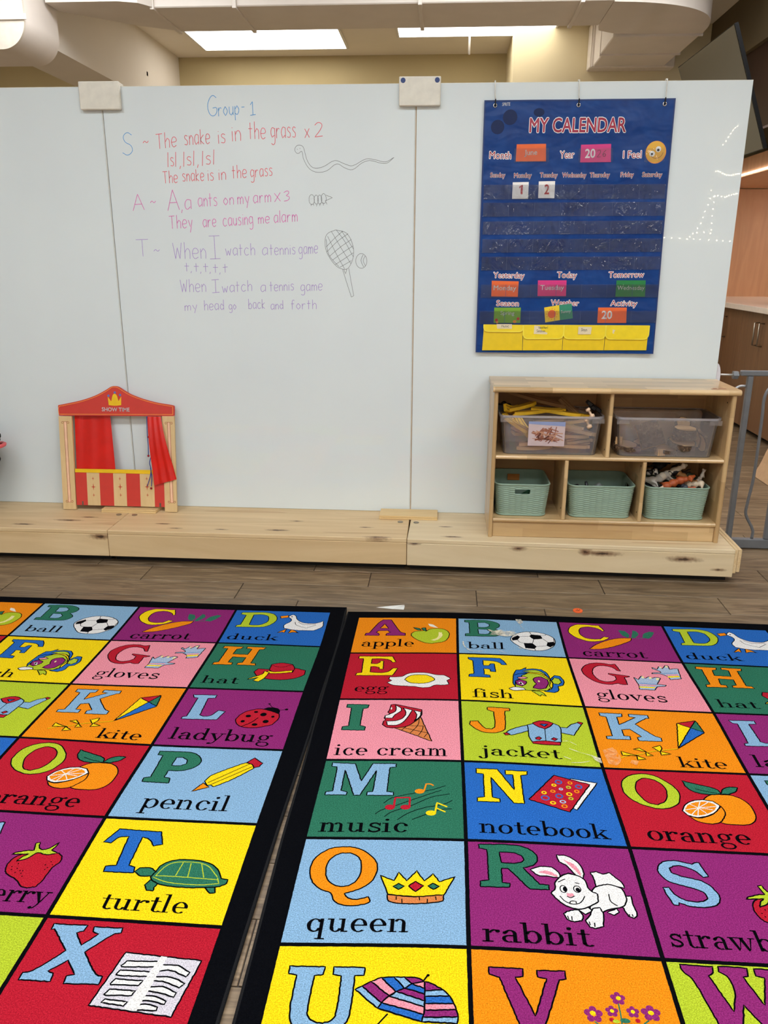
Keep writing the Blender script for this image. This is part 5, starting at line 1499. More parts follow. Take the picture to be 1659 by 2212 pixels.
def rrect(w, d, r, n=6):
    P = []
    for cx, cy_, a0 in ((w/2-r, d/2-r, 0), (-w/2+r, d/2-r, 90), (-w/2+r, -d/2+r, 180), (w/2-r, -d/2+r, 270)): P += arc(cx, cy_, r, a0, a0+90, n)
    return P
def perim(P, step):
    Q = resample([np.array(p) for p in P], True, step); return Q
def tub(cx, cy_, z0, z1, w0, d0, w1, d1, r, th, step=.02, rows=6, disp=None, hole=None):
    # open tapered container: outer skin, inner skin, floor; returns mesh
    P0 = perim(rrect(1, d0/w0, r/w0), step/w0); n = len(P0); mb = MB(); vs = []
    cum = [0.0]
    for i in range(n): cum.append(cum[-1]+float(np.linalg.norm(P0[(i+1) % n]-P0[i]))*w0)
    for side in (0, 1):
        for j in range(rows+1):
            u = j/rows; w = w0+(w1-w0)*u; k = w/1.0; dy = (d0+(d1-d0)*u)/(d0)
            for i in range(n):
                p = P0[i]; x = p[0]*w; y = p[1]*w0*dy
                t = P0[(i+1) % n]-P0[i-1]; t = t/(np.linalg.norm(t)+1e-9); nx, ny = t[1], -t[0]
                e = (disp(cum[i], u) if (disp and not side) else 0)-(th if side else 0)
                vs.append((cx+x+nx*e, cy_+y+ny*e, z0+(z1-z0)*u+(th if side and j == 0 else 0)))
    m = n*(rows+1); fs = []
    for j in range(rows):
        for i in range(n):
            u = (j+.5)/rows; mx = (vs[j*n+i][0]+vs[j*n+(i+1) % n][0])/2-cx; my = (vs[j*n+i][1]+vs[j*n+(i+1) % n][1])/2-cy_
            if hole and hole(mx, my, u): continue
            fs.append((j*n+i, j*n+(i+1) % n, (j+1)*n+(i+1) % n, (j+1)*n+i)); fs.append((m+j*n+(i+1) % n, m+j*n+i, m+(j+1)*n+i, m+(j+1)*n+(i+1) % n))
    for i in range(n): fs.append((rows*n+i, rows*n+(i+1) % n, m+rows*n+(i+1) % n, m+rows*n+i))
    mb.add(vs, fs, 0, True)
    mb.add([vs[i] for i in range(n)], [tuple(range(n))[::-1]]); mb.add([vs[m+i] for i in range(n)], [tuple(range(n))])
    return mb
def rim_tube(cx, cy_, z, w, d, r, rad, n=8):
    P = rrect(w, d, r, 5); mb = MB(); pts = [(cx+p[0], cy_+p[1], z) for p in P]; pts.append(pts[0]); pts.append(pts[1]); mb.tube(pts, rad, n, 0, False); return mb
# woven baskets
M_bk = plain('sage_plastic', (142, 164, 146), 0.45, var=0.05, vs=12, spec=0.35)
def weave(s, u, rows=15, cw=.0235):
    c = int(s/cw); f = (s/cw) % 1.0; e = min(1, 4*min(f, 1-f))
    ph = u*rows+(0.5 if c % 2 else 0); k = abs(math.sin(math.pi*ph))
    return .0022*k*(0.35+0.65*e) if .05 < u < .97 else .0008
def basket(x0, x1, lab, hole_front):
    cx = (x0+x1)/2; w = x1-x0; d = .262; cyb = YS0+.028+d/2
    hl = (lambda mx, my, u: abs(mx) < .032 and my < 0 and .70 < u < .86 and abs(my) > d*.4) if hole_front else (lambda mx, my, u: abs(my) < .034 and abs(mx) > w*.4 and .70 < u < .86)
    t = thing('woven_basket', lab, 'basket', (cx, cyb, .2295), 'sage green woven-look baskets')
    z0, z1 = .2297, .366
    tub(cx, cyb, z0, z1, w-.032, d-.03, w-.006, d-.004, .03, .0035, .0040, 90, weave, hl).build('basket_body', M_bk, t)
    rim_tube(cx, cyb, z1, w-.006, d-.004, .032, .0036).build('rim', M_bk, t)
    rim_tube(cx, cyb, z0+.004, w-.030, d-.028, .03, .0036).build('foot_rim', M_bk, t)
    zz = z0+(z1-z0)*.78
    P = rrect(.066, .024, .006, 4)
    if hole_front:
        yf = cyb-(d-.012)/2+.0; mb = MB(); mb.tube([(cx+p[0], yf+.0015-(p[1])*.08, zz+p[1]) for p in P+[P[0], P[1]]], .0020, 6, 0, False)
        mb.build('handle_rim', M_bk, t)
    else:
        for sg in (-1, 1):
            mb = MB(); xs = cx+sg*(w-.012)/2; mb.tube([(xs, cyb+p[0], zz+p[1]) for p in P+[P[0], P[1]]], .0020, 6, 0, False); mb.build('handle_rim', M_bk, t)
    return cx, cyb
basket(.229, .459, 'nearly empty sage basket on the lower shelf, left cubby', True)
basket(.530, .803, 'sage basket with a few dark toys in the lower middle cubby', False)
basket(.840, 1.101, 'sage basket heaped with toy animals in the lower right cubby', False)
mb = MB(); mb.box(.300, .352, 3.466, 3.468, .322, .350, .001); solo('paper_note', mb, plain('orange_note', (196, 120, 50), 0.7), 'small orange note stuck inside the back of the left sage basket', 'note')
def blob(name, pts, r, mat, lab, cat, grp=None):
    mb = MB(); mb.tube(pts, r, 10); solo(name, mb, mat, lab, cat, grp)
M_bt = plain('black_toy_plastic', (24, 24, 28), 0.4); M_dg = plain('dark_green_toy', (24, 70, 50), 0.5)
blob('toy_frond', [(.30, 3.26, .250), (.345, 3.25, .305), (.38, 3.26, .338)], [.014, .017, .005], M_dg, 'dark green toy seen through the hand hole of the left sage basket', 'toy')
blob('toy_vehicle', [(.545, 3.30, .335), (.575, 3.29, .345), (.60, 3.30, .334)], [.008, .014, .006], M_bt, 'small black toy at the left end of the middle basket', 'toy')
blob('toy_block', [(.612, 3.27, .33), (.610, 3.27, .355), (.606, 3.275, .374)], [.006, .008, .005], M_bt, 'small upright black toy in the middle basket', 'toy')
blob('toy_stone', [(.645, 3.30, .34), (.665, 3.30, .350), (.685, 3.30, .34)], [.010, .015, .008], plain('grey_toy', (110, 116, 112), 0.5), 'rounded grey toy in the middle basket', 'toy')
blob('toy_bottom_heap', [(.55, 3.34, .270), (.66, 3.35, .285), (.78, 3.34, .270)], [.03, .045, .03], M_bt, 'dark heap of toys at the bottom of the middle basket', 'toys')

# toy animals: one skinned body each
def animal(kind, loc, rot, s, mat, lab, patch=None, ear=0, tail=1, neck=1.0):
    # skeleton in a unit body length (x forward)
    V = [(0, 0, 0), (.30, 0, .03), (-.28, 0, .02), (.46, 0, .20*neck), (.60, 0, .30*neck), (.78, 0, .24*neck)]
    R = [.25, .235, .23, .16, .155, .10]; s = s*.86; E = [(0, 1), (0, 2), (1, 3), (3, 4), (4, 5)]
    for bx, sy in ((1, .09), (1, -.09), (2, .09), (2, -.09)):
        b = V[bx]; k = len(V); fw = .05 if bx == 1 else -.04
        V += [(b[0]+fw, sy, -.14), (b[0]+fw*.4, sy, -.30), (b[0]+fw*1.4, sy, -.46)]; R += [.10, .062, .060]; E += [(bx, k), (k, k+1), (k+1, k+2)]
    if tail: k = len(V); V += [(-.44, 0, .06), (-.58, 0, -.02)]; R += [.04, .03]; E += [(2, k), (k, k+1)]
    for sy in (1, -1): k = len(V); V += [(.56, sy*.10, .40*neck+ear)]; R += [.045]; E += [(4, k)]
    md = bpy.data.metaballs.new('body'); md.resolution = .0045; md.render_resolution = .0045; md.threshold = .35
    o = bpy.data.objects.new('body', md); COL.objects.link(o)
    for i, j in E:
        A, B = Vector(V[i])*s, Vector(V[j])*s; L = (B-A).length; k = max(1, int(L/(min(R[i], R[j])*s*.7)))
        for q in range(k+1):
            f = q/k; el = md.elements.new(type='BALL'); el.co = A+(B-A)*f; el.radius = (R[i]*(1-f)+R[j]*f)*s*.92; el.stiffness = 2.0
    bpy.context.view_layer.update(); dg = bpy.context.evaluated_depsgraph_get(); nm = bpy.data.meshes.new_from_object(o.evaluated_get(dg))
    bpy.data.objects.remove(o); bpy.data.metaballs.remove(md); nm.materials.clear(); nm.materials.append(mat); nm.name = kind
    for p in nm.polygons: p.use_smooth = True
    a = bpy.data.objects.new(kind, nm); COL.objects.link(a); a.location = loc; a.rotation_euler = rot; tag(a, lab, 'toy animal'); return a
def spotted(name, c1, c2, sc, thr):
    t = NT(name); f = t.noise(t.coord(), sc, 1, .3); t.color(t.ramp(f, [(thr-.01, lin(c1)), (thr+.01, lin(c2))])); t.rough(.5); return t.m
BX = (.97, 3.33)
R_ = math.radians
animal('toy_cow', (.945, 3.315, .402), (R_(50), R_(-15), R_(25)), .12, spotted('cow_spots', (222, 212, 192), (24, 20, 20), 34, .52), 'white toy cow with black patches on top of the animal heap')
animal('toy_horse', (.910, 3.300, .388), (R_(70), R_(20), R_(195)), .12, plain('grey_white_toy', (190, 184, 174), .5, var=.15), 'greyish white toy horse lying on its side left in the animal heap')
animal('toy_horse', (.955, 3.262, .378), (R_(80), R_(-22), R_(10)), .12, plain('chestnut_toy', (168, 78, 34), .5, var=.1), 'orange brown toy horse lying in front of the white cow')
animal('toy_lion', (1.010, 3.32, .392), (R_(60), R_(30), R_(-20)), .10, plain('tan_toy', (176, 124, 70), .55, var=.15), 'tan toy lion behind the brown horse in the heap')
animal('toy_goat', (1.045, 3.27, .372), (R_(30), R_(10), R_(170)), .095, plain('cream_toy', (206, 186, 160), .5, var=.15), 'cream toy goat at the right end of the animal heap', ear=.06)
animal('toy_rabbit', (1.07, 3.295, .392), (R_(15), R_(-40), R_(30)), .06, plain('pale_toy', (200, 190, 176), .5, var=.1), 'pale toy rabbit with raised ear at the far right of the heap', ear=.3, tail=0)
animal('toy_cat', (.995, 3.255, .368), (R_(40), 0, R_(100)), .07, plain('charcoal_toy', (54, 58, 66), .5, var=.2), 'charcoal toy cat between the brown horse and the cream goat')
animal('toy_zebra', (.875, 3.335, .405), (R_(100), R_(10), R_(150)), .10, spotted('zebra_spots', (210, 206, 196), (20, 20, 20), 60, .5), 'black and white toy zebra at the left back of the heap')
animal('toy_bear', (.93, 3.38, .425), (R_(70), 0, R_(60)), .11, plain('black_fur_toy', (26, 24, 24), .7), 'black toy bear at the back top of the animal heap', neck=.6)
animal('toy_dog', (1.005, 3.37, .405), (R_(110), R_(20), R_(-50)), .09, plain('dark_brown_toy', (60, 42, 34), .6), 'dark brown toy dog at the back of the heap')
animal('toy_pig', (1.025, 3.245, .362), (R_(20), 0, R_(200)), .055, plain('rusty_toy', (176, 92, 62), .5, var=.15), 'small rusty toy pig below the cream goat', neck=.5)
animal('toy_lamb', (.905, 3.247, .360), (0, R_(-20), R_(20)), .045, plain('peach_toy', (222, 186, 164), .5), 'tiny peach toy lamb at the front rim of the animal basket', neck=.6)
animal('toy_bull', (.93, 3.30, .345), (R_(80), 0, R_(-160)), .12, M_bt, 'black toy bull underneath the white cow')
animal('toy_tiger', (1.0, 3.32, .340), (R_(90), 0, R_(20)), .12, plain('deep_brown_toy', (70, 44, 26), .6), 'deep brown toy tiger underneath the tan lion')

# clear storage bins
M_cl = clear_plastic('clear_bin_plastic', (0.995, 0.985, 0.985), 0.095, 0.3, dcol=(.95, .88, .88))
M_clr = clear_plastic('clear_bin_rim', (0.95, 0.94, 0.96), 0.30, 0.2, dcol=(.85, .80, .86))
def clear_bin(x0, x1, lab):
    cx = (x0+x1)/2; w = x1-x0; d = .250; cyb = YS0+.018+d/2; z0, z1 = .4955, .652
    t = thing('clear_bin', lab, 'storage bin', (cx, cyb, .4943), 'clear plastic storage bins')
    tub(cx, cyb, z0, z1, w-.055, d-.035, w-.022, d-.012, .028, .0014, .02, 8).build('bin_body', M_cl, t)
    P = rrect(w-.010, d-.002, .030, 6); Q = rrect(w-.024, d-.016, .028, 6); n = len(P); mb = MB()
    mb.add([(cx+p[0], cyb+p[1], z1+.003) for p in P]+[(cx+p[0], cyb+p[1], z1+.003) for p in Q]+[(cx+p[0], cyb+p[1], z1-.006) for p in P],
           [(i, (i+1) % n, (i+1) % n+n, i+n) for i in range(n)]+[((i+1) % n, i, i+2*n, (i+1) % n+2*n) for i in range(n)], 0, False)
    mb.build('bin_rim', M_clr, t)
    for sg in (-1, 1):
        mb = MB(); xe = cx+sg*(w/2-.055); xo = cx+sg*(w/2-.008)
        mb.box(min(xe, xo), max(xe, xo), cyb-d/2+.002, cyb-d/2+.0045, z1-.024, z1-.006); mb.box(xe-.001, xe+.001, cyb-d/2-.0005, cyb-d/2+.002, z1-.026, z1+.002)
        mb.build('handle_flange', M_cl, t)
    return t, cx, cyb, d
bl, bcx, bcy, bd = clear_bin(.230, .657, 'clear bin full of wooden toy train tracks on the upper left')
br, rcx, rcy, rd = clear_bin(.690, 1.112, 'clear bin holding bark-edged wood slices on the upper right')
# photo label on the left bin
yl = bcy-bd/2+.003; mb = MB(); mb.box(.352, .497, yl-.0008, yl, .533, .632)
for i in range(46):
    a = random.uniform(-.5, .5)+(random.random() < .35)*1.1; cx_, cz_ = random.uniform(.385, .475), random.uniform(.555, .600); L, w_ = random.uniform(.012, .024), random.uniform(.0012, .0028)
    dx, dz = math.cos(a), math.sin(a); q = [(cx_-dx*L-dz*w_, cz_-dz*L+dx*w_), (cx_+dx*L-dz*w_, cz_+dz*L+dx*w_), (cx_+dx*L+dz*w_, cz_+dz*L-dx*w_), (cx_-dx*L+dz*w_, cz_-dz*L-dx*w_)]
    q = [(max(.364, min(.493, a_)), max(.541, min(.612, b_))) for a_, b_ in q]
    mb.add([(a_, yl-.0012-i*.00001, b_) for a_, b_ in q], [(0, 1, 2, 3)], random.choice((1, 2, 2, 3)))
mb.add([(.352, yl-.0011, .632), (.497, yl-.0011, .632), (.497, yl-.0011, .614), (.352, yl-.0011, .622)], [(0, 1, 2, 3)], 4)
o = mb.build('picture_label', [plain('label_paper', (200, 178, 178), .35), plain('label_brown_dark', (92, 46, 34), .35), plain('label_brown', (150, 92, 72), .35), plain('label_brown_light', (190, 140, 112), .35), plain('label_blue', (140, 152, 190), .35)], bl)
o['label'] = 'photo label showing a pile of wooden tracks'
M_tr = wood('track_wood', (208, 166, 116), (226, 190, 140), 'X', 40, 8, 0.5); M_ty = plain('yellow_track', (226, 178, 30), 0.5, var=.1); M_td = wood('track_wood_dark', (150, 112, 74), (176, 136, 94), 'X', 40, 8, .5)
def track(L, w, curve, mat, lab, grp):
    mb = MB(); n = 8; h = .0065; P = []
    for k in range(n+1):
        s = (k/n-.5)*L; P.append(np.array([s, curve*(s*s)/(L*L)*4*L*.25]))
    V, Fs = ribbon(P, w, False); m = len(V)
    mb.add([(p[0], p[1], h) for p in V]+[(p[0], p[1], -h) for p in V], Fs+[tuple(i+m for i in f) for f in Fs]+[(i, i+1, i+1+m, i+m) for i in range(n)]+[(i+n+1, i+n+2, i+n+2+m, i+n+1+m) for i in range(n)]+[(0, n+1, n+1+m, m), (n, 2*n+1, 2*n+1+m, n+m)])
    for sg in (-1, 1):
        V, Fs = ribbon([p+np.array([0, sg*w*.24]) for p in P], w*.1, False); mb.add([(p[0], p[1], h+.0004) for p in V], Fs, 1)
    mb.disc((P[-1][0]+.010, P[-1][1], 0), (0, 0, 1), .0075, 2*h, 12); mb.box(P[-1][0]-.002, P[-1][0]+.008, P[-1][1]-.003, P[-1][1]+.003, -h, h)
    o = mb.build('toy_track', [mat, plain('track_groove', (120, 84, 52), .7)]); tag(o, lab, 'toy track', grp); return o
GL = 'plain wooden toy train track piece heaped in the upper left clear bin'
YL = 'yellow toy track piece lying at the top of the upper left clear bin'
random.seed(5)
protoW = [track(.125, .03, c, M_tr, GL, 'wooden tracks in the clear bin') for c in (0, .6, .3)]; protoS = track(.075, .03, .3, M_tr, GL, 'wooden tracks in the clear bin')
protoY = track(.12, .03, .25, M_ty, YL, 'yellow tracks in the clear bin')
def place(p, used, loc, rot):
    o = p if p.name not in used else p.copy()
    if o is not p: COL.objects.link(o)
    used.add(p.name); o.location = loc; o.rotation_euler = rot; return o
used = set()
pl = [(.33, 3.26, .53, 0, -12, 8), (.36, 3.245, .512, 0, -3, 4), (.57, 3.25, .522, 0, 2, -6), (.60, 3.26, .585, 0, 12, -10), (.57, 3.24, .602, 0, 14, 10), (.585, 3.27, .56, 0, 5, 20), (.31, 3.33, .56, 20, 10, 60),
      (.45, 3.30, .53, 10, 5, 30), (.48, 3.28, .55, 0, -10, -20), (.40, 3.33, .57, 0, 8, 80), (.53, 3.33, .58, 15, 0, 110), (.42, 3.40, .54, 0, 0, 10), (.52, 3.40, .55, 0, 6, -30), (.34, 3.40, .56, 0, 0, 45), (.59, 3.38, .55, 0, -14, 70), (.45, 3.36, .61, 0, -5, 15), (.60, 3.31, .615, 0, -15, -25),
      (.31, 3.262, .582, 60, 20, 15), (.62, 3.30, .53, 70, 0, 100)]
pl = [(.443+(x-.445)*.70, 3.335+(y-3.33)*.75, z, a, b*.8, c if abs(c) < 35 else 35) for x, y, z, a, b, c in pl]
for i, (x, y, z, a, b, c) in enumerate(pl): place(protoW[i % 3] if i % 4 else protoS, used, (x, y, z), (R_(a), R_(b), R_(c)))
yl_ = [(.30, 3.26, .615, 10, 30, -20), (.335, 3.27, .600, 40, 50, -20), (.36, 3.29, .655, 0, -4, 10), (.43, 3.30, .664, 8, 2, -6), (.50, 3.285, .655, 0, 6, -8), (.29, 3.32, .66, 70, 10, 60), (.33, 3.32, .672, 0, -8, 30), (.55, 3.29, .648, 0, 8, 12)]
ylab = ('yellow toy track slanting down inside the front left corner of the clear bin', 'second yellow toy track slanting down beside the first in the clear bin', 'yellow toy track lying level on top at the left front of the clear bin', 'yellow toy track lying level on top in the middle of the clear bin', 'yellow toy track lying on top behind the picture label right side', 'yellow toy track standing up at the back left of the clear bin', 'highest yellow toy track lying across the back left of the clear bin', 'rightmost yellow toy track on top, ending beside the small wooden pegs')
for (x, y, z, a, b, c), lb_ in zip(yl_, ylab): place(protoY, used, (x, y, z), (R_(a), R_(b), R_(c)))['label'] = lb_
tk = track(.24, .03, .1, M_td, 'long dark wooden track slanting above the left clear bin', None); tk.location = (.40, 3.39, .694); tk.rotation_euler = (R_(20), R_(13), R_(-8))
tk = track(.10, .026, 0, M_td, 'short track with pale bands sticking up in the left clear bin', None); tk.location = (.53, 3.38, .668); tk.rotation_euler = (R_(40), R_(42), 0)
mb = MB(); mb.box(-.035, .035, -.018, .018, -.008, .008, .003); mb.box(-.012, .012, -.022, .022, -.013, .004, .003); mb.xform(Matrix.Translation((.628, 3.36, .672)) @ Matrix.Rotation(R_(35), 4, 'Y'))
solo('toy_roof', mb, M_bt, 'black toy piece at the right back corner of the left clear bin', 'toy')
mb = MB(); mb.box(-.03, .03, -.02, .02, -.015, .015, .003); mb.ball((0, 0, .015), .012); mb.xform(Matrix.Translation((.262, 3.37, .660)))
solo('toy_engine', mb, M_bt, 'black toy piece at the left back corner of the left clear bin', 'toy')
def peg(x, y, z, a, lab):
    mb = MB(); mb.tube([(0, 0, -.022), (0, 0, -.012), (0, 0, -.008), (0, 0, .008), (0, 0, .012), (0, 0, .020)], [.010, .011, .0045, .0045, .010, .008], 12); mb.xform(Matrix.Translation((x, y, z)) @ Matrix.Rotation(R_(a), 4, 'Y'))
    solo('wooden_peg', mb, plain('peg_wood', (226, 190, 158), .5), lab, 'toy peg', 'wooden pegs in the left bin')
peg(.592, 3.232, .668, -35, 'small wooden spool peg poking above the rim of the left bin'); peg(.585, 3.226, .628, -30, 'small wooden spool peg just below the rim of the left bin')
# wood slices
t_ = NT('bark'); v = t_.coord((1, 1, 1)); f = t_.noise(v, 90.0, 4, .7, 1.0); t_.color(t_.ramp(f, [(.3, lin((30, 20, 14))), (.55, lin((96, 74, 56))), (.8, lin((168, 142, 112)))])); t_.rough(.9); t_.bump(f, .9, .004); M_bark = t_.m
t_ = NT('cut_wood_rings'); v = t_.coord(); wv = t_.n('ShaderNodeTexWave', wave_type='RINGS', rings_direction='Z'); wv.inputs['Scale'].default_value = 70; wv.inputs['Distortion'].default_value = 1.5; t_.l(v, wv.inputs[0])
t_.color(t_.ramp(wv.outputs['Fac'], [(0, lin((188, 146, 100))), (1, lin((214, 178, 130)))])); t_.rough(.7); M_ring = t_.m
def slice_(loc, rot, r, h, lab, grp='wood slices in the right bin'):
    mb = MB(); n = 26; rr = [r*(1+.04*math.sin(k*1.7)+.03*math.sin(k*3.1)) for k in range(n)]
    v = [(rr[k]*math.cos(2*math.pi*k/n), rr[k]*math.sin(2*math.pi*k/n), z) for z in (-h/2, h/2) for k in range(n)]
    mb.add(v, [(k, (k+1) % n, (k+1) % n+n, k+n) for k in range(n)], 0); v2 = [(x*.9, y*.9, z*1.03) for x, y, z in v]
    mb.add(v, [tuple(range(n))[::-1], tuple(range(n, 2*n))], 0); mb.add(v2, [tuple(range(n))[::-1], tuple(range(n, 2*n))], 1)
    o = mb.build('wood_slice', [M_bark, M_ring]); o.location = loc; o.rotation_euler = tuple(R_(a) for a in rot); tag(o, lab, 'wood slice', grp)
slice_((.985, 3.285, .588), (6, 2, 0), .046, .030, 'thick bark-edged wood slice on top of the right bin stack')
slice_((.985, 3.285, .564), (-4, -3, 0), .048, .014, 'thin wood slice under the thick slice in the right bin')
slice_((.975, 3.275, .541), (10, 6, 0), .056, .020, 'wide tilted wood slice low in the right bin stack')
slice_((1.055, 3.275, .548), (0, 78, 15), .040, .014, 'wood slice standing on edge at the right end of the right bin')
slice_((1.035, 3.31, .560), (0, 82, 20), .046, .014, 'second upright wood slice behind the first at the right end')
slice_((.995, 3.36, .605), (50, 10, 0), .030, .018, 'small dark wood slice behind the stack in the right bin')
slice_((.752, 3.27, .531), (8, 4, 0), .048, .014, 'upper wood slice at the left end of the right bin')
slice_((.765, 3.28, .514), (-5, -3, 0), .055, .012, 'lower wood slice at the left end of the right bin')
slice_((.91, 3.28, .516), (4, 8, 0), .052, .014, 'flat wood slice on the bottom of the right bin near the middle')
slice_((.855, 3.36, .520), (4, -4, 0), .055, .016, 'wood slice lying behind the bark plate in the right bin')
def rough_block(name, w, h, d, mats, lab, cat, loc, rot, ridges=0):
    mb = MB(); n, m = 16, 12; vs = []
    for j in range(m+1):
        for i in range(n+1):
            x = (i/n-.5)*w; z = (j/m-.5)*h; vs.append((x, -d/2-(ridges*abs(math.sin(j*1.25+.6*math.sin(i*.7)))), z))
    mb.add(vs, [(j*(n+1)+i, j*(n+1)+i+1, (j+1)*(n+1)+i+1, (j+1)*(n+1)+i) for j in range(m) for i in range(n)], 0, True)
    mb.box(-w/2, w/2, -d/2+.0004, d/2, -h/2, h/2, 0, 1); o = mb.build(name, mats); o.location = loc; o.rotation_euler = tuple(R_(a) for a in rot); tag(o, lab, cat)
rough_block('bark_plate', .095, .066, .014, [M_bark, M_ring], 'ridged square bark plate leaning in front in the right bin', 'bark piece', (.850, 3.262, .560), (-28, -16, 0), .004)
rough_block('bark_plate', .090, .060, .012, [M_bark, M_ring], 'ridged bark plate behind the front one in the right bin', 'bark piece', (.842, 3.30, .592), (-35, -18, 5), .004)
rough_block('wood_block', .030, .028, .03, [M_ring, M_ring], 'small pale wood block at the bottom middle of the right bin', 'wood block', (.885, 3.247, .512), (0, 0, 12))
rough_block('wood_block', .026, .030, .026, [M_ring, M_ring], 'small pale wood block at the left end of the right bin', 'wood block', (.722, 3.262, .553), (0, 0, -15))

# ------------------------------------------------------------------ bag at the left edge
M_fz = plain('black_plush', (8, 8, 12), 1.0, bump=.9, bs=160); M_cor = plain('coral_trim', (240, 96, 100), .5)
t = thing('toy_bag', 'black bag with a coral rim and black plush at the left photo edge', 'bag', (-2.085, 3.39, ZT))
mb = MB(); mb.tube([(-2.17, 3.37, ZT+.002), (-2.17, 3.37, .20), (-2.165, 3.37, .27), (-2.13, 3.37, .36), (-2.10, 3.37, .425)], [.095, .098, .112, .13, .14], 24); mb.build('bag_body', M_fz, t)
mb = MB(); mb.tube([(-2.085+.145*math.cos(a), 3.375+.12*math.sin(a), .428+.022*math.cos(a)) for a in [2*math.pi*k/24 for k in range(26)]], .0085, 8, 0, False); mb.build('rim', M_cor, t)
mb = MB(); rnd = random.Random(3)
mb.ball((-2.02, 3.37, .505), .075, .06, .045, 16, 12)
for k in range(40):
    a, b = rnd.uniform(0, 6.28), rnd.uniform(-1, 1.5); mb.ball((-2.01+.062*math.cos(a)*math.cos(b), 3.37+.05*math.sin(a)*math.cos(b), .492+.038*math.sin(b)), .016, None, None, 6, 5)
mb.build('plush_top', M_fz, t)

# ------------------------------------------------------------------ bits on the floor
mb = MB(); P = [(-.222, 2.768, .001), (-.15, 2.764, .001), (-.117, 2.766, .001), (-.117, 2.785, .001), (-.155, 2.778, .001)]
mb.add([(-.224, 2.772, .001), (-.160, 2.762, .001), (-.119, 2.760, .001), (-.117, 2.790, .0015), (-.160, 2.780, .007), (-.118, 2.786, .009), (-.150, 2.770, .005)],
       [(0, 1, 6), (1, 2, 3, 6), (0, 6, 4), (6, 5, 4), (6, 3, 5)])
solo('folded_wrapper', mb, plain('white_wrapper', (226, 224, 218), .4), 'small folded white wrapper on the floor behind the right carpet', 'wrapper')
t = thing('pumpkin_sticker', 'small round orange pumpkin-face foam disc on the floor behind the right carpet', 'sticker', (.527, 2.800, 0))
mb = MB(); mb.disc((.527, 2.800, .0025), (0, 0, 1), .0175, .004, 24); mb.build('disc', plain('neon_orange_foam', (255, 104, 44), .6), t)
mb = MB(); mb.add([(x+.527, y+2.8, .0049) for x, y in ((-.011, -.001), (-.006, -.008), (.004, -.008), (.010, -.002), (.004, -.004), (.001, -.001), (-.002, -.005), (-.006, -.003))], [(0, 1, 7), (1, 6, 7), (1, 2, 6), (2, 4, 5, 6), (2, 3, 4)])
for ex in (-.001, .007): mb.add([(.527+ex+dx, 2.8+dy, .0049) for dx, dy in ((-.003, .004), (.003, .004), (0, .010))], [(0, 1, 2)])
mb.build('printed_face', plain('face_black', (28, 16, 14), .6), t)

# ------------------------------------------------------------------ safety gate
YG = 3.565; G = lambda x, z: (x*YG/3.6, YG, 1.24388+(z-1.24388)*YG/3.6)
M_gate = plain('gate_grey', (112, 114, 118), .35, .1); gt = thing('safety_gate', 'grey metal safety gate to the right of the whiteboard', 'gate', (1.6, YG, 0))
mb = MB(); a = G(1.285, .797); b = G(2.3, .797); mb.box(a[0], b[0], YG-.012, YG+.012, a[2]-.022, a[2], .003); mb.build('top_rail', M_gate, gt)
mb = MB(); mb.box(1.30, 2.27, YG-.015, YG+.015, .004, .047, .003); mb.build('bottom_rail', M_gate, gt)
mb = MB(); mb.box(1.303, 1.327, YG-.011, YG+.011, .0475, a[2]-.0225, .003); mb.build('upright', M_gate, gt)
mb = MB(); mb.box(1.470, 1.500, YG-.011, YG+.011, .0475, .735, .003); mb.build('upright', M_gate, gt)
mb = MB(); P = smooth2([G(1.433, .035)[::2], G(1.433, .075)[::2], G(1.392, .150)[::2], G(1.392, .20)[::2], G(1.403, .326)[::2], G(1.402, .60)[::2], G(1.400, .68)[::2], G(1.418, .725)[::2], G(1.46, .742)[::2], G(1.48, .742)[::2]], False, -1)
mb.tube([(p[0], YG, p[1]) for p in P], .0065, 10); mb.build('bar', M_gate, gt)
for x in (1.60, 1.70, 1.80, 1.90, 2.0, 2.1): MB().tube([(x, YG, .047), (x, YG, a[2]-.028)], .0062, 8).build('bar', M_gate, gt)
mb = MB(); P = smooth2([(1.300, .735), (1.275, .733), (1.255, .715), (1.246, .68), (1.244, .60), (1.244, .10)], False, -1); mb.tube([(p[0], YG, p[1]) for p in P], .0055, 10); mb.build('side_bar', plain('gate_light_grey', (170, 170, 172), .35, .5), gt)
c = G(1.262, .789); mb = MB(); mb.tube([(c[0]-.008, YG, c[2]-.012), (c[0]+.012, YG, c[2]-.012)], .018, 6, 0, True, False); mb.build('adjusting_nut', M_gate, gt)
mb = MB(); mb.tube([(1.176, YG-.008, c[2]-.010), (c[0]+.02, YG, c[2]-.012)], .0042, 8); mb.build('threaded_rod', plain('zinc', (196, 194, 190), .3, .8), gt)
mb = MB(); P = [(1.1585, .722), (1.1585, .835)]+[(1.1585+.020*math.sin(u), .7785+.0565*math.cos(u)) for u in [math.pi*k/12 for k in range(1, 12)]]
mb.prism(P, 3.530, 3.600, 'Y'); solo('wall_cup', mb, plain('cup_white', (226, 220, 224), .4), 'white rounded wall cup pressing the gate rod against the whiteboard edge', 'gate cup')

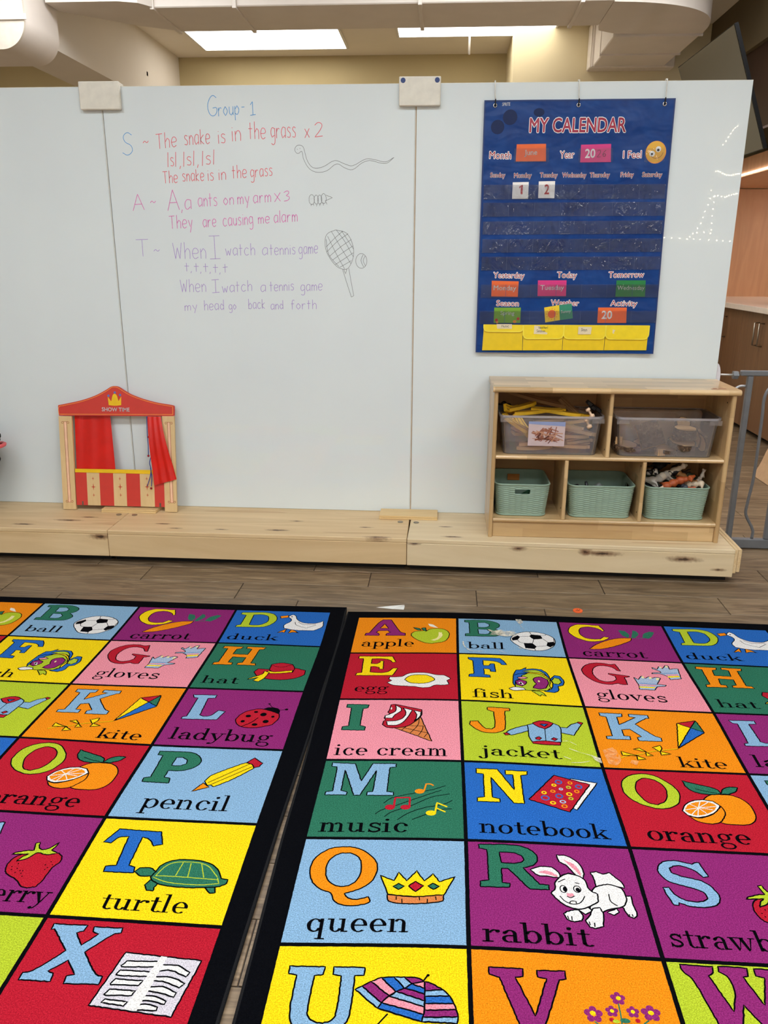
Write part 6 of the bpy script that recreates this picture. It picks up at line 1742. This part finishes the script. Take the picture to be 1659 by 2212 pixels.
# ------------------------------------------------------------------ kitchen at the right
M_cab = wood('cabinet_walnut', (98, 66, 42), (140, 100, 68), 'Z', 30, 26, .45); M_pan = wood('kitchen_panel_wood', (190, 134, 96), (220, 166, 124), 'Z', 10, 9, .4)
M_cabd = wood('dark_cladding_wood', (44, 24, 16), (66, 38, 26), 'Z', 12, 10, .5); M_hd = plain('brushed_handle', (150, 140, 124), .3, .9)
XF = 2.30
for i, (y0, y1) in enumerate(((4.15, 4.95), (4.95, 5.75), (5.75, 6.55), (6.55, 7.35), (7.35, 7.98))):
    lab = ('walnut base cabinet nearest the camera, behind the safety gate', 'walnut base cabinet behind the leaning cardboard sheet', 'walnut base cabinet with a pair of handles at the right photo edge', 'walnut base cabinet with one handle showing beside the whiteboard edge', 'farthest walnut base cabinet against the back wall')[i]
    t = thing('base_cabinet', lab, 'cabinet', (XF, (y0+y1)/2, 0), 'walnut base cabinets')
    MB().box(XF+.02, 2.93, y0+.001, y1-.001, .10, .893).build('carcass', M_cab, t)
    MB().box(XF+.06, 2.93, y0+.001, y1-.001, 0, .0995).build('kick_board', M_dark, t)
    ym = (y0+y1)/2
    for a, b, yh in ((y0+.002, ym-.002, ym-.045), (ym+.002, y1-.002, ym+.045)):
        d = MB().box(XF, XF+.0195, a, b, .04, .890, .0015).build('door', M_cab, t)
        h = MB(); h.tube([(XF-.001, yh, .66), (XF-.035, yh, .66), (XF-.035, yh, .82), (XF-.001, yh, .82)], .006, 8); h.build('handle', M_hd, d)
mb = MB(); mb.box(2.24, 2.97, 4.12, 7.985, .895, .936, .003); solo('countertop', mb, plain('pale_quartz', (226, 212, 200), .18, var=.03), 'pale stone countertop over the walnut cabinets', 'countertop')
mb = MB(); mb.box(2.1, 3.32, 7.985, 8.015, .0, 1.868, .002); solo('wood_wall_panel', mb, M_pan, 'tall brown wood panel at the far end of the countertop', 'wall panel')
t = thing('upper_shelf', 'brown wood overhead shelf with a glowing light strip along its edge', 'shelf', (2.6, 6.2, 1.87))
MB().box(2.30, 3.69, 4.3, 7.98, 1.872, 2.012, .003).build('shelf_body', M_pan, t)
MB().box(2.292, 2.2995, 4.35, 7.97, 1.887, 1.894).build('light_strip', emit('led_strip', (1, .97, .95), 14.0), t)
MB().box(3.42, 3.50, 4.35, 7.90, 1.868, 1.8715).build('under_fill_light', emit('fill_light_under', (1, .93, .86), 24.0), t)  # extra strip added out of view to brighten the counter and wood panel
mb = MB(); mb.box(2.03, 2.07, 3.6, 7.98, 2.08, 2.598, .002); solo('upper_cladding', mb, M_cabd, 'dark wood cladding above the overhead shelf behind the television', 'wall cladding')
t = thing('coffee_machine', 'black appliance standing on the counter at the right photo edge', 'appliance', (2.8, 6.7, .936))
mb = MB(); mb.box(2.62, 2.94, 6.45, 6.85, .9365, 1.30, .02); mb.build('housing', plain('appliance_black', (10, 10, 12), .3), t)
mb = MB(); mb.box(2.60, 2.619, 6.50, 6.80, 1.18, 1.26, .004); mb.build('front_panel', M_hd, t)
# leaning cardboard
A = Vector((1.905, 4.90, .003)); B_ = Vector((1.915, 4.10, .003)); U = Vector((.33, 0, .885))
mb = MB(); vs = []
for d in (Vector((0, 0, 0)), Vector((.006, 0, -.002))):
    for s in (0, .10, .16, .55, 1.0):
        for p in (A, B_): vs.append(p+U*s+d+Vector((.004 if s in (.10, .55) else 0, 0, 0)))
fs = [(2*i, 2*i+1, 2*i+3, 2*i+2) for i in range(4)]+[(10+2*i, 10+2*i+1, 10+2*i+3, 10+2*i+2) for i in range(4)]
fs += [(0, 1, 11, 10), (8, 9, 19, 18)]+[(2*i, 2*i+2, 2*i+12, 2*i+10) for i in range(4)]+[(2*i+1, 2*i+3, 2*i+13, 2*i+11) for i in range(4)]
mb.add(vs, fs); solo('cardboard_sheet', mb, plain('cardboard', (186, 150, 112), .8, var=.06), 'creased brown cardboard sheet leaning behind the gate', 'cardboard')
# television
a = Vector((1.462, 5.905, 2.433)); b = Vector((1.479, 4.90, 2.433)); c = Vector((1.712, 4.90, 1.828)); d = a+(c-b)
n = (b-a).cross(c-b).normalized(); n = n if n.x > 0 else -n
t = thing('television', 'large dark television tilted down from the ceiling behind the whiteboard', 'television', tuple((a+b+c+d)/4))
mb = MB(); q = [a, b, c, d]; mb.add(q+[p+n*.02 for p in q], [(0, 1, 2, 3), (4, 5, 6, 7), (0, 1, 5, 4), (1, 2, 6, 5), (2, 3, 7, 6), (3, 0, 4, 7)]); mb.build('housing', plain('tv_black', (9, 9, 10), .4, spec=.2), t)
cc = (a+b+c+d)/4; mb = MB(); mb.add([cc+(p-cc)*.985-n*.001 for p in q], [(0, 1, 2, 3)]); mb.build('screen', plain('tv_screen', (40, 40, 40), .12, spec=1.0, var=.01), t)
mb = MB(); mb.tube([cc+n*.02, cc+n*.12, Vector((1.9, 6.6, 2.5)), Vector((2.03, 6.6, 2.5))], .015, 10); mb.build('wall_mount', M_dark, t)
mb = MB(); vc = a*.75+d*.25; ex = (b-a).normalized(); ez = (a-d).normalized()  # dark slats stand in for a louvre vent mirrored in the screen
for i in range(9): mb.add([vc+ex*.02-ez*(i*.016)-n*.003, vc+ex*.20-ez*(i*.016)-n*.003, vc+ex*.20-ez*(i*.016+.009)-n*.006, vc+ex*.02-ez*(i*.016+.009)-n*.006], [(0, 1, 2, 3)])
mb.build('vent_reflection', M_dark, t)

# ------------------------------------------------------------------ string lights behind the camera (seen mirrored in the glass board)
SL = [[2.291,1.483],[2.369,1.479],[2.452,1.475],[2.527,1.471],[2.596,1.468],[2.662,1.464],[2.75,1.46],[2.832,1.456],[2.899,1.452],[2.967,1.449],[2.904,2.547],[2.882,2.53],[2.863,2.507],[2.844,2.476],[2.826,2.444],[2.805,2.407],[2.781,2.373],[2.739,2.125],[2.763,2.128],[2.786,2.12],[2.809,2.106],[2.832,2.096],[2.855,2.089],[2.877,2.086],[2.899,2.088],[2.92,2.092],[2.942,2.096],[2.963,2.1],[2.98,2.101],[2.717,1.943],[2.759,1.889],[2.791,1.892],[2.827,1.886],[2.86,1.879],[2.881,1.886],[2.902,1.893],[2.926,1.9],[2.947,1.905],[2.966,1.911],[2.98,1.914],[2.715,1.866],[2.701,1.803],[2.679,1.741],[2.665,1.681],[2.651,1.624],[2.623,1.573],[2.581,1.524],[2.552,1.491],[2.752,1.883],[2.758,1.83],[2.758,1.765],[2.758,1.696],[2.759,1.627],[2.763,1.561],[2.76,1.525],[2.691,1.535],[2.623,1.532]]
M_bulb = emit('warm_bulb', (1.0, .86, .55), 40.0); M_bulb.cycles.emission_sampling = 'NONE'
groups = ((0, 10, 'straight string of warm fairy lights on the front wall'), (10, 17, 'slanting short string of warm fairy lights high on the front wall'), (17, 28, 'sagging upper string of warm fairy lights on the front wall'), (28, 40, 'lower sagging string of warm fairy lights on the front wall'), (40, 48, 'slanting string of warm fairy lights on the front wall'), (48, 57, 'hanging vertical string of warm fairy lights on the front wall'))
for s, e, lab in groups:
    t = thing('string_lights', lab, 'string lights', (SL[s][0], -2.06, SL[s][1]), 'fairy lights on the front wall')
    MB().tube([(x, -2.1, z) for x, z in SL[s:e]], .003, 6).build('cord', M_wire, t)
    for x, z in SL[s:e]:
        mb = MB(); mb.ball((x, -2.085, z), .0065, None, None, 8, 6); mb.build('bulb', M_bulb, t)
